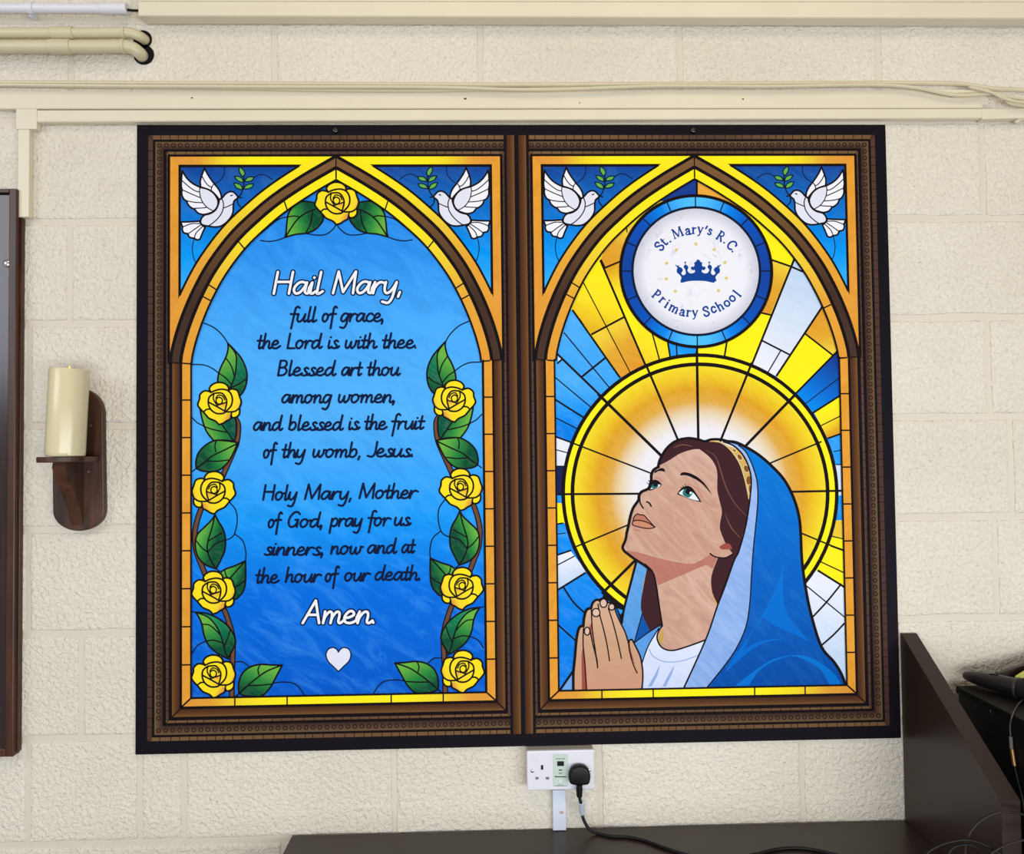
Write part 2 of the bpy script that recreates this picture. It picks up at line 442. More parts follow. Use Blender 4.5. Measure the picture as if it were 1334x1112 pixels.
# cream pipes turning into the wall
PY = -0.030
def pipe(u0, v, r, cu, bend, label):
    root = empty('heating_pipe', at_y(60, v, 0), label, 'pipe', 'cream pipes going into the wall'); L = root.location.copy()
    y = PY
    P = [at_y(-60, v + 0.4, y), at_y(40, v, y), at_y(120, v, y), at_y(158, v - 0.4, y)]
    bm = bmesh.new()
    Q = P + [at_y(bend[0][0], bend[0][1], y + 0.004), at_y(bend[1][0], bend[1][1], y + 0.013), at_y(bend[2][0], bend[2][1], 0.004)]
    tube(bm, Q, r * K, 18, k=8)
    o = from_bm('pipe_run', bm, CREAM2, root, smooth=True, off=L)
    bm = bmesh.new(); cyl(bm, at_y(cu[0], v, y), at_y(cu[1], v, y), (r + 1.1) * K, n=24)
    from_bm('coupling', bm, CREAM2, root, smooth=True, off=L)
    bm = bmesh.new(); cyl(bm, at_y(160, v - 0.4, y), at_y(163.5, v - 0.2, y), (r + 0.9) * K, n=24)
    from_bm('elbow_collar', bm, CREAM2, root, smooth=True, off=L)
    h = at_y(*bend[3], 0.0)
    bm = bmesh.new(); cyl(bm, h + Vector((0, 0.002, 0)), h + Vector((0, -0.0012, 0)), bend[4] * K, n=28)
    o = from_bm('wall_hole', bm, BLACKM, root, off=L); o['label'] = 'black hole in the wall around the pipe'
pipe(-60, 43, 6.6, (68, 96), [(172, 43.5), (183, 48), (190, 53), (186, 51.5), 12.2], 'upper of the two cream pipes that bend into the wall')
pipe(-60, 61, 8.2, (66, 93), [(172, 62.5), (181, 68.5), (186, 74), (187.5, 71.5), 13.4], 'lower of the two cream pipes that bend into the wall')
# white conduit
root = empty('white_conduit', at_y(80, 11, 0), 'white plastic conduit at the top left ending beside the box trunking', 'conduit'); L = root.location.copy()
y = -0.022
bm = bmesh.new(); cyl(bm, at_y(-60, 10.5, y), at_y(150, 11.2, y), 6.1 * K, n=24); from_bm('conduit_tube', bm, WHITEP, root, smooth=True, off=L)
bm = bmesh.new(); cyl(bm, at_y(132, 11.2, y), at_y(166, 11.4, y), 7.0 * K, n=24); from_bm('end_coupling', bm, WHITEP, root, smooth=True, off=L)
bm = bmesh.new(); cyl(bm, at_y(36.5, 10.8, y), at_y(44.5, 10.8, y), 7.6 * K, n=24)
a = at_y(45, 22.5, -0.01); b = at_y(38, 15, -0.01); box(bm, b.x, a.x, 0.0, -0.012, a.z, b.z, 0.001)
from_bm('saddle_clip', bm, WHITEP, root, smooth=False, off=L)
bm = bmesh.new(); tube(bm, [at_y(160, 12, y), at_y(172, 13.5, y), at_y(186, 14, -0.02)], 1.6 * K, 8)
from_bm('black_cable', bm, BLACKP, root, smooth=True, off=L)

# ================================================================== dark framed board cut by the left edge
FB = empty('framed_board', at_y(-60, 985, 0), 'dark wooden framed board at the left edge of the photo', 'board'); L = FB.location.copy()
yb = -0.022
xr_t = at_y(21.2, 246, yb); xr_b = at_y(19.3, 985, yb)
XR = (xr_t.x + xr_b.x) / 2; ZT = xr_t.z; ZB = xr_b.z; XL = XR - 0.70
fw = 0.017
def fpart(name, x0, x1, z0, z1, y0, y1, m, bev=0.002):
    bm = bmesh.new(); box(bm, x0, x1, y1, y0, z0, z1, bev); return from_bm(name, bm, m, FB, off=L)
o = fpart('board_face', XL + 0.01, XR - 0.012, ZB + 0.01, ZT - 0.01, 0, -0.017, WOODF)
o['label'] = 'glossy dark board face'
fpart('frame_side', XR - fw, XR, ZB, ZT, 0, -0.024, WOODD)
fpart('frame_side', XL, XL + fw, ZB, ZT, 0, -0.024, WOODD)
fpart('frame_top', XL + fw, XR - fw, ZT - fw * 0.5, ZT, 0, -0.024, WOODD, 0.001)
fpart('frame_bottom', XL + fw, XR - fw, ZB, ZB + fw, 0, -0.024, WOODD)
fpart('edge_strip', XR - 0.0005, XR + 0.0042, ZB + 0.006, ZT - 0.06, 0, -0.012, WOODD, 0.001)
p = at_y(8.5, 343, -0.019)
bm = bmesh.new(); lathe(bm, (p.x, -0.0165, p.z), (0, -1, 0), [(0, 0), (0.0085, 0), (0.0085, 0.002), (0.006, 0.0045), (0, 0.0055)], 20)
o = from_bm('bolt_head', bm, CHROME, FB, smooth=True, off=L)

# ================================================================== candle bracket and candle
SC = empty('candle_bracket', at_y(101, 691, 0), 'brown wooden wall bracket with a half round shelf holding the candle', 'wall bracket'); L = SC.location.copy()
yp = -0.016
def plate_pts():
    c = [at_y(u, v, yp) for u, v in ((67.5, 640), (134.5, 640), (101, 505), (101, 691.5))]
    x0, x1 = c[0].x, c[1].x; zt, zb = c[2].z, c[3].z
    r = (x1 - x0) / 2; cx = (x0 + x1) / 2
    pts = []
    for i in range(25):
        a = PI * i / 24; pts.append((cx + r * math.cos(a), zt - r * 1.0 + r * 1.0 * math.sin(a)))
    for i in range(25):
        a = PI + PI * i / 24; pts.append((cx + r * math.cos(a), zb + r * 0.8 + r * 0.8 * math.sin(a)))
    t = math.radians(-1.0); zc = (zt + zb) / 2
    return [(cx + (x - cx) * math.cos(t) + (z - zc) * -math.sin(t) * -1, zc + (z - zc)) for x, z in pts], cx, r
pts, pcx, pr = plate_pts()
bm = bmesh.new(); prism(bm, pts, 0.0, yp, 'y', bev=0.0025)
from_bm('back_plate', bm, WOODB, SC, off=L)
YC = -0.074                                  # centre of the candle, out from the wall
sl = at_y(51.5, 598, YC); sr = at_y(130.5, 598, yp)
sx = (sl.x + sr.x) / 2; srad = (sr.x - sl.x) / 2
st = at_y(90, 594.5, YC).z; sb = at_y(90, 602, YC).z
pts = [(sx - srad * 0.97, yp), (sx - srad, YC)] + [(sx + srad * math.cos(PI + PI * i / 20), YC + srad * 0.95 * math.sin(PI + PI * i / 20)) for i in range(1, 20)] + [(sx + srad, YC), (sx + srad * 0.97, yp)]
bm = bmesh.new(); prism(bm, pts, sb, st, 'z', bev=0.002)
from_bm('shelf', bm, WOODB, SC, off=L)
# the curved rib below the shelf
zb_ = at_y(101, 684, yp).z
prof = [(yp, sb), (yp - 0.072, sb)]
hh = sb - zb_
for i in range(1, 15):
    t = i / 14
    prof.append((yp - 0.072 * (1 - t) ** 0.9 * (0.55 + 0.45 * math.cos(t * PI * 1.0)) - 0.013 * math.sin(PI * t) - 0.006 * (1 - t), sb - hh * t))
bm = bmesh.new(); prism(bm, prof, pcx - 0.0135, pcx + 0.0135, 'x', bev=0.0015)
from_bm('curved_rib', bm, WOODB, SC, off=L)
for (u, v) in ((117, 554), (114.5, 614)):
    p = at_y(u, v, yp)
    bm = bmesh.new(); lathe(bm, (p.x, yp + 0.0005, p.z), (0, -1, 0), [(0, 0), (0.0042, 0), (0.0042, 0.0010), (0.003, 0.0018), (0, 0.0019)], 16)
    from_bm('fixing_screw', bm, mat('dull screw', rgb(96, 74, 62), 0.5, 0.4, metal=0.6), SC, smooth=True, off=L)
# the candle
cb = at_y(85, 592.5, YC); 
CB = Vector((at_y(84.8, 592, YC).x, YC, st + 0.0002))
ctop = at_y(90.5, 481, YC)
ax = Vector((ctop.x - CB.x, 0, ctop.z - CB.z)); H = ax.length
CN = empty('pillar_candle', CB, 'ivory pillar candle with a tiny lit flame, standing on the wooden wall bracket', 'candle')
CR = 0.0382
WAX = bpy.data.materials.new('ivory wax'); WAX.use_nodes = True
wb = WAX.node_tree.nodes['Principled BSDF']
wb.inputs['Base Color'].default_value = rgb(222, 208, 168); wb.inputs['Roughness'].default_value = 0.22
wb.inputs['Specular IOR Level'].default_value = 0.5; wb.inputs['Subsurface Weight'].default_value = 0.15
wb.inputs['Subsurface Radius'].default_value = (0.02, 0.012, 0.006)
wb.inputs['Subsurface Scale'].default_value = 0.3
lean = ax.normalized()
bm = bmesh.new()
lathe(bm, (0, 0, 0), lean, [(0, 0.0), (CR * 0.93, 0.0), (CR * 0.985, 0.003), (CR, 0.009), (CR, H * 0.5), (CR, H - 0.003), (CR - 0.0015, H), (CR - 0.004, H), (CR - 0.0055, H - 0.003), (CR - 0.010, H - 0.010), (0, H - 0.012)], 48)
# sit flat: shear the foot of the leaning candle onto the shelf
for v in bm.verts:
    if v.co.z < 0.0001: v.co.z = 0.0
from_bm('candle_body', bm, WAX, CN, smooth=True)
f0 = lean * (H - 0.012)
bm = bmesh.new(); lathe(bm, f0, lean, [(0, 0), (0.0032, 0.0), (0.0034, 0.004), (0.0024, 0.011), (0.0009, 0.018), (0, 0.020)], 16)
o = from_bm('flame', bm, mat('lit yellow flame', rgb(250, 220, 70), 0.4, 0.3, emit=(1.0, 0.72, 0.12, 1), es=1.3), CN, smooth=True)
o['label'] = 'small yellow flame tip'

# ================================================================== socket, plug and mini trunking under the panels
SK = empty('double_socket', at_y(730, 1030, 0), 'white double wall socket with a pale green charging module in the middle', 'socket'); L = SK.location.copy()
ys = -0.034
a = at_y(686.6, 1029.8, ys); b = at_y(774.2, 976.2, ys)
bm = bmesh.new(); box(bm, a.x + 0.001, b.x - 0.001, -0.0235, 0.0, a.z + 0.001, b.z - 0.001, 0.002)
o = from_bm('back_box', bm, mat('off white box', rgb(196, 188, 176), 0.45, 0.35), SK, off=L)
bm = bmesh.new(); box(bm, a.x, b.x, ys, -0.024, a.z, b.z, 0.003, 3)
from_bm('face_plate', bm, WHITEP, SK, off=L)
def face_part(name, pts, y0, y1, m, bev=0.0):
    bm = bmesh.new(); q = [at_y(u, v, ys) for u, v in pts]
    prism(bm, [(p.x, p.z) for p in q], y0, y1, 'y', bev=bev)
    return from_bm(name, bm, m, SK, off=L)
def s6(x, y): return (640 + x / 6.465, 940 + y / 6.465)
GREEN = mat('pale green module', rgb(196, 210, 200), 0.45, 0.25)
mod = face_part('charging_module', [s6(518, 541), s6(646, 541), s6(646, 270), s6(518, 270)], ys - 0.0006, ys + 0.001, GREEN)
DARK = mat('socket hole black', rgb(22, 22, 24), 0.6, 0.2)
def on_mod(name, pts, m, d=0.0009, par=None):
    bm = bmesh.new(); q = [at_y(u, v, ys) for u, v in pts]
    prism(bm, [(p.x, p.z) for p in q], ys - d, ys, 'y')
    return from_bm(name, bm, m, par or mod, off=L)
def rr(x0, y0, x1, y1): return [s6(x0, y1), s6(x1, y1), s6(x1, y0), s6(x0, y0)]
on_mod('charging_port', rr(555, 330, 612, 370), DARK)
on_mod('charging_port', rr(569, 400, 596, 409), DARK)
GTXT = mat('small grey print', rgb(92, 112, 100), 0.5, 0.2)
for (x0, x1, yy, h) in ((545, 556, 305, 8), (560, 590, 306, 6), (594, 620, 306, 6), (564, 600, 425, 4), (568, 596, 433, 4), (558, 606, 527, 4), (530, 634, 536, 4)):
    on_mod('small_print', rr(x0, yy, x1, yy + h), GTXT, 0.0008)
for x0, x1, h in ((535, 545, 11), (547, 558, 9), (560, 576, 9), (579, 598, 9), (601, 619, 9), (622, 632, 9)):
    on_mod('dark_print', rr(x0, 465 - h, x1, 465), DARK, 0.0008)
p = at_y(*s6(583, 495), ys); bm = bmesh.new()
lathe(bm, (p.x, ys, p.z), (0, -1, 0), [(0, 0), (0.0042, 0), (0.0042, 0.0014), (0.0036, 0.0022), (0, 0.0022)], 20)
from_bm('round_button', bm, WHITEP, mod, smooth=True, off=L)
for q in (rr(418, 364, 438, 402), rr(372, 463, 398, 484), rr(459, 463, 487, 484)):
    bm = bmesh.new(); w = [at_y(u, v, ys) for u, v in q]
    prism(bm, [(p.x, p.z) for p in w], ys - 0.0004, ys + 0.001, 'y'); from_bm('pin_hole', bm, DARK if q[0][1] < 1003 else mat('shuttered hole', rgb(120, 112, 116), 0.5), SK, off=L)
for (x, y_) in ((345, 412), (823, 404)):
    p = at_y(*s6(x, y_), ys); bm = bmesh.new()
    lathe(bm, (p.x, ys, p.z), (0, -1, 0), [(0, 0), (0.0038, 0), (0.0036, 0.0012), (0.002, 0.0022), (0, 0.0024)], 18)
    from_bm('plate_screw', bm, CHROME, SK, smooth=True, off=L)
bm = bmesh.new(); w = [at_y(u, v, ys) for u, v in rr(350, 284, 384, 322)]
prism(bm, [(p.x, p.z) for p in w], ys - 0.0008, ys, 'y', bev=0.0006); from_bm('switch_rocker', bm, WHITEP, SK, off=L)

# the black plug with its lead
def outline_round(cx, zt, zb, wt, wb_):
    return [(cx - wb_ / 2, zb), (cx + wb_ / 2, zb)]
ypl = ys - 0.024
PG = empty('mains_plug', at_y(754.5, 1010, ys - 0.001), 'black plug in the white wall socket, its lead trailing over the desk', 'plug'); L = PG.location.copy()
def s6p(x, y, d): return at_y(640 + x / 6.465, 940 + y / 6.465, d)
op = [(652, 478), (646, 430), (655, 392), (676, 362), (705, 347), (742, 342), (778, 348), (804, 366), (820, 395), (828, 432), (822, 480), (806, 500), (772, 506), (740, 507), (710, 506), (668, 498)]
op = cat_rom(op, True, 4)
bm = bmesh.new(); q = [s6p(x, y, ys) for x, y in op]
ypl = ys - 0.020
prism(bm, [(p.x, p.z) for p in q], ys - 0.0008, ypl, 'y', bev=0.006, seg=4)
from_bm('plug_body', bm, BLACKP, PG, smooth=True, off=L)
bm = bmesh.new(); ym = ys - 0.013
cyl(bm, s6p(742, 525, ym), s6p(743, 632, ym), 0.0068, 0.0054, 18)
for k in range(4): cyl(bm, s6p(742, 560 + 18 * k, ym), s6p(742, 568 + 18 * k, ym), 0.0072 - 0.0003 * k, n=18)
from_bm('strain_relief', bm, BLACKP, PG, smooth=True, off=L)
# desk height
DZ = at_y(700, 1079, 0).z
lead = [s6p(743, 625, ym), s6p(746, 650, ym), s6p(756, 690, ym + 0.002), s6p(764, 770, -0.022)]
def desk_pt(u, v, up=0.0035):
    p = at_z(u, v, DZ + up); return p
lead += [s6p(785, 840, -0.026), s6p(830, 905, -0.032), desk_pt(778, 1085), desk_pt(798, 1089), desk_pt(815, 1089.5), desk_pt(835, 1093), desk_pt(850, 1098), desk_pt(872, 1106), desk_pt(905, 1115), desk_pt(950, 1118),
         desk_pt(985, 1112), desk_pt(1010, 1106), desk_pt(1032, 1104), desk_pt(1055, 1105.5), desk_pt(1085, 1112), desk_pt(1120, 1122)]
bm = bmesh.new(); tube(bm, lead, 2.0 * K, 10); from_bm('lead', bm, BLACKP, PG, smooth=True, off=L)
bm = bmesh.new(); a_ = s6p(757, 676, ym + 0.001); b_ = s6p(766, 768, -0.0215)
cyl(bm, a_, b_, 0.0062, 0.0056, 14); o = from_bm('tag_sleeve', bm, mat('white paper tag', rgb(200, 208, 220), 0.6, 0.2), PG, smooth=True, off=L); o['label'] = 'white tag wrapped around the lead'
# the small white trunking between socket and desk
a = at_y(720.5, 1083.5, -0.013); b = at_y(737, 1029.5, -0.013)
bm = bmesh.new(); box(bm, a.x, b.x, -0.013, 0.0, DZ + 0.001, b.z + 0.0015, 0.0012)
o = from_bm('cable_cover', bm, mat('white pvc', rgb(214, 220, 236), 0.35, 0.4), off=(a.x, 0, DZ)); o.location = (a.x, 0, DZ)
tag(o, 'short white vertical cable cover between the wall socket and the desk', 'cable trunking')
p = at_y(640 + 592 / 6.465, 940 + 763 / 6.465, -0.0135); bm = bmesh.new()
prism(bm, [(p.x + 0.0052 * math.cos(t * PI / 10), p.z + 0.003 * math.sin(t * PI / 10)) for t in range(20)], -0.0134, -0.012, 'y')
c = from_bm('brown_mark', bm, mat('brown mark', rgb(190, 165, 145), 0.6), o, off=(a.x, 0, DZ))

# ================================================================== the desk
xl = at_y(380.5, 1086, -0.003).x
XI = at_y(1179, 1068, -0.003).x                 # inner face of the sloping end panel
DK = empty('desk', ((xl + XI) / 2, -0.3, 0.0), 'dark brown desk top along the bottom with a tall sloping end panel on the right', 'desk'); L = DK.location.copy()
bm = bmesh.new(); box(bm, xl, XI - 0.0006, -0.62, -0.003, DZ - 0.028, DZ, 0.0015)
from_bm('desk_top', bm, DESKM, DK, off=L)
pt = at_x(1176.5, 823, XI)
ft = at_y(1176.5, 824, -0.004)
fs = at_x(1304, 1043, XI)
thk = 0.036
ztop = at_y(1180, 824.5, -0.004).z
prof = [(-0.003, 0.0), (-0.003, ztop), (-0.007, ztop), (fs.y, fs.z), (fs.y, 0.0)]
bm = bmesh.new(); prism(bm, prof, XI, XI + thk, 'x', bev=0.0008, seg=1)
from_bm('sloping_end_panel', bm, DESKM, DK, off=L)
bm = bmesh.new(); box(bm, xl + 0.03, xl + 0.06, -0.58, -0.02, 0.0, DZ - 0.0285, 0.001)
from_bm('left_leg_panel', bm, DESKM, DK, off=L)
bm = bmesh.new(); box(bm, xl + 0.061, XI - 0.002, -0.06, -0.04, DZ - 0.40, DZ - 0.0285, 0.001)
from_bm('modesty_panel', bm, DESKM, DK, off=L)

# ================================================================== black equipment case with microphone, at the right edge
cy0 = -0.045
cl = at_y(1247.5, 893, cy0)
CX = cl.x; CZT = cl.z
CS = empty('equipment_case', (CX + 0.2, -0.25, 0), 'tall black equipment case beyond the sloping end of the desk', 'equipment case'); L = CS.location.copy()
cyf = -0.52
bm = bmesh.new(); box(bm, CX, CX + 0.52, cyf, cy0, 0.0, CZT - 0.016, 0.003); from_bm('case_body', bm, BLACKP, CS, off=L)
bm = bmesh.new(); box(bm, CX - 0.0035, CX + 0.5235, cyf - 0.003, cy0 + 0.003, CZT - 0.0155, CZT, 0.003); from_bm('case_lid', bm, mat('black brown lid', rgb(14, 9, 8), 0.55, 0.15), CS, off=L)
p = at_x(1289.5, 917.5, CX - 0.004)
bm = bmesh.new(); lathe(bm, (CX + 0.001, p.y, p.z - 0.012), (-1, 0, 0), [(0, 0), (0.005, 0), (0.005, 0.002), (0.003, 0.0035), (0, 0.004)], 16)
from_bm('case_rivet', bm, CHROME, CS, smooth=True, off=L)
# microphone lying on the case
MC = []
r1, r2 = 0.0125, 0.0165
def lid_pt(u, v, r):
    p = at_z(u, v, CZT + r); return p
m0 = at_z(1256, 878.5, CZT + 0.020); m1 = at_z(1318, 893, CZT + 0.022)
m0 = Vector((max(m0.x, CX + 0.005), m0.y, CZT + 0.019))
dirm = (m1 - m0); dirm.z = 0.002; ML = dirm.length
MCR = empty('handheld_microphone', (m0.x, m0.y, CZT), 'black handheld wireless microphone lying on the black equipment case', 'microphone'); L = MCR.location.copy()
bm = bmesh.new(); lathe(bm, m0, dirm, [(0, 0), (0.006, 0.0), (0.009, 0.004), (0.0125, 0.018), (0.0168, 0.05), (0.0180, 0.075), (0.0185, ML), (0.0185, ML + 0.01)], 28)
from_bm('microphone_body', bm, mat('black satin microphone', rgb(27, 21, 21), 0.4, 0.4), MCR, smooth=True, off=L)
dn = dirm.normalized()
bm = bmesh.new(); lathe(bm, m0 + dn * (ML + 0.0102), dirm, [(0, 0), (0.0205, 0.0), (0.0215, 0.003), (0.0205, 0.006)], 28); from_bm('grey_ring', bm, mat('dark grey ring', rgb(60, 55, 54), 0.35), MCR, smooth=True, off=L)
bm = bmesh.new(); lathe(bm, m0 + dn * (ML + 0.0162), dirm, [(0, 0), (0.0205, 0.0), (0.0245, 0.012), (0.0262, 0.028), (0.0245, 0.045), (0.016, 0.056), (0, 0.060)], 28); from_bm('microphone_head', bm, mat('black mesh head', rgb(12, 11, 12), 0.6, 0.3, bump=0.6, bscale=900), MCR, smooth=True, off=L)
sw = m0 + dn * 0.062
bm = bmesh.new(); box(bm, -0.009, 0.009, -0.004, 0.004, -0.001, 0.0015, 0.0008)
q = dn.to_track_quat('X', 'Z'); bmesh.ops.transform(bm, matrix=Matrix.Translation(sw + Vector((0, -0.006, 0.0165))) @ q.to_matrix().to_4x4(), verts=bm.verts)
from_bm('slide_switch', bm, BLACKM, MCR, off=L)
# open folder with a yellow note behind it
FL = empty('document_tray', at_z(1330, 880, CZT), 'dark tray with a yellow note standing behind the microphone at the right edge', 'tray'); L = FL.location.copy()
t0 = at_y(1296, 877.5, -0.10); t1 = at_y(1345, 861, -0.075)
dv = Vector((t1.x - t0.x, t1.y - t0.y, 0)); 
bm = bmesh.new()
t0 = at_y(1297, 877.5, -0.052); A = Vector((t0.x, -0.052, CZT + 0.001)); 
Bp = Vector((at_y(1400, 860, -0.047).x, -0.047, 0))
zl0 = t0.z; zl1 = at_y(1400, 843, -0.047).z
def slab(bm, a, b, za0, za1, zb0, zb1, th):
    n = Vector((b.y - a.y, -(b.x - a.x), 0)).normalized() * th
    vs = [bm.verts.new(Vector((p.x, p.y, z)) + o) for o in (Vector((0, 0, 0)), n) for p, z in ((a, za0), (b, zb0), (b, zb1), (a, za1))]
    for f in ((0, 1, 2, 3), (7, 6, 5, 4), (0, 4, 5, 1), (1, 5, 6, 2), (2, 6, 7, 3), (3, 7, 4, 0)): bm.faces.new([vs[i] for i in f])
slab(bm, A, Bp, CZT + 0.0005, zl0 + 0.004, CZT + 0.0005, zl1, 0.010)
from_bm('tray_back', bm, mat('dark brown tray', rgb(38, 24, 22), 0.35, 0.4), FL, off=L)
ya = at_y(1322, 883, -0.13); yb2 = at_y(1400, 880, -0.13); yt0 = at_y(1324, 880.5, -0.13).z; yt1 = at_y(1345, 867, -0.13).z
bm = bmesh.new()
yc = -0.078
prism(bm, [(at_y(1323, 884, yc).x, CZT + 0.0005), (at_y(1400, 884, yc).x, CZT + 0.0005), (at_y(1400, 862, yc).x, at_y(1400, 862, yc).z), (at_y(1345, 868, yc).x, at_y(1345, 868, yc).z), (at_y(1324, 881, yc).x, at_y(1324, 881, yc).z)], yc, yc + 0.004, 'y')
o = from_bm('yellow_note', bm, mat('yellow note', rgb(232, 226, 120), 0.6, 0.2), FL, off=L); o['label'] = 'yellow paper note'

# cables at the right edge
def on_side(u, v, off=0.006):                      # just off the left face of the case
    return at_x(u, v, CX - off)
def vcab(label, pts, r, m, extra=None, cat='cable'):
    bm = bmesh.new(); tube(bm, pts, r, 10)
    c = Vector(pts[0]); o = from_bm('audio_cable', bm, m, smooth=True, off=c); o.location = c
    tag(o, label, cat); return o, c
GREYC = mat('grey cable', rgb(86, 80, 77), 0.5, 0.3)
P = [at_z(u, v, CZT + 0.0025) for u, v in ((1349, 920), (1342, 914), (1334, 911), (1326.5, 917))] + [on_side(u, v) for u, v in ((1319, 931), (1315.8, 945), (1316.5, 958))]
o, c = vcab('thin grey audio cable with a gold plug hanging before the black case', P, 0.0013, GREYC)
pp = [on_side(u, v) for u, v in ((1316.6, 959), (1317.6, 974.5), (1318.2, 975.2), (1321.5, 997))]
bm = bmesh.new(); cyl(bm, pp[0], pp[1], 0.0034, n=16); k = from_bm('jack_socket', bm, mat('grey jack', rgb(104, 98, 92), 0.35), o, smooth=True, off=c); k['label'] = 'grey jack socket'
bm = bmesh.new(); cyl(bm, pp[2], pp[3], 0.0036, n=16); k = from_bm('jack_plug', bm, mat('gold jack', rgb(150, 112, 66), 0.35, 0.5, metal=0.6), o, smooth=True, off=c); k['label'] = 'gold jack plug'
bm = bmesh.new(); tube(bm, [pp[3], on_side(1326, 1016), on_side(1333, 1045), on_side(1336, 1080), on_side(1335, 1130)], 0.0022, 8); from_bm('lower_lead', bm, BLACKP, o, smooth=True, off=c)
def dk(u, v, h=0.0): return at_z(u, v, DZ + h)
BLK2 = mat('black rubber cable', rgb(34, 29, 28), 0.5, 0.25)
yy = fs.y - 0.03
def toe(u, v, h=0.0022): return dk(u, v, h)
P = [at_y(u, v, yy) for u, v in ((1256, 1140), (1257, 1112), (1259, 1098), (1266, 1081), (1280, 1067), (1297, 1059), (1312, 1057), (1330, 1060), (1350, 1066), (1368, 1085), (1372, 1120))]
P = [toe(1235, 1210), toe(1252, 1178)] + P + [at_y(1374, 1150, yy)]
vcab('dark cable arching highest in front of the sloping end panel', P, 0.0021, BLK2)
P = [toe(1170, 1205), toe(1190, 1182)] + [at_y(u, v, yy - 0.012) for u, v in ((1198, 1140), (1206, 1114), (1220, 1103), (1240, 1096), (1262, 1094), (1280, 1099), (1296, 1108), (1314, 1125))] + [toe(1330, 1190), toe(1340, 1215)]
vcab('black cable loop at the very bottom beside the sloping end panel', P, 0.0021, BLACKP)
P = [toe(1225, 1215), toe(1248, 1186)] + [at_y(u, v, yy - 0.02) for u, v in ((1268, 1146), (1288, 1116), (1298, 1107), (1314, 1099), (1334, 1094), (1370, 1092))]
vcab('dark cable curving out of the bottom right corner', P, 0.0019, BLK2)
P = [toe(1210, 1200), toe(1222, 1180)] + [at_y(u, v, yy - 0.006) for u, v in ((1230, 1130), (1238, 1108), (1250, 1101), (1266, 1101), (1276, 1112), (1282, 1140))] + [toe(1288, 1182), toe(1300, 1205)]
vcab('small black cable loop inside the larger loop at the bottom edge', P, 0.0017, BLACKP)
# ================================================================== the two printed panels
PH = 1.3779571549 / 2; PW = 0.84; AXW = 0.401
LSTEP = 0.0002
def panel(label, cx):
    o = empty('wall_panel', (cx, 0, ZC - PH), label, 'wall panel', 'stained glass style wall panels')
    return o
PL = panel('left wall panel printed with yellow roses, doves and the prayer lettering on blue', -PW / 2)
PR = panel('right wall panel printed with a praying woman in a blue veil under a round school badge', PW / 2)

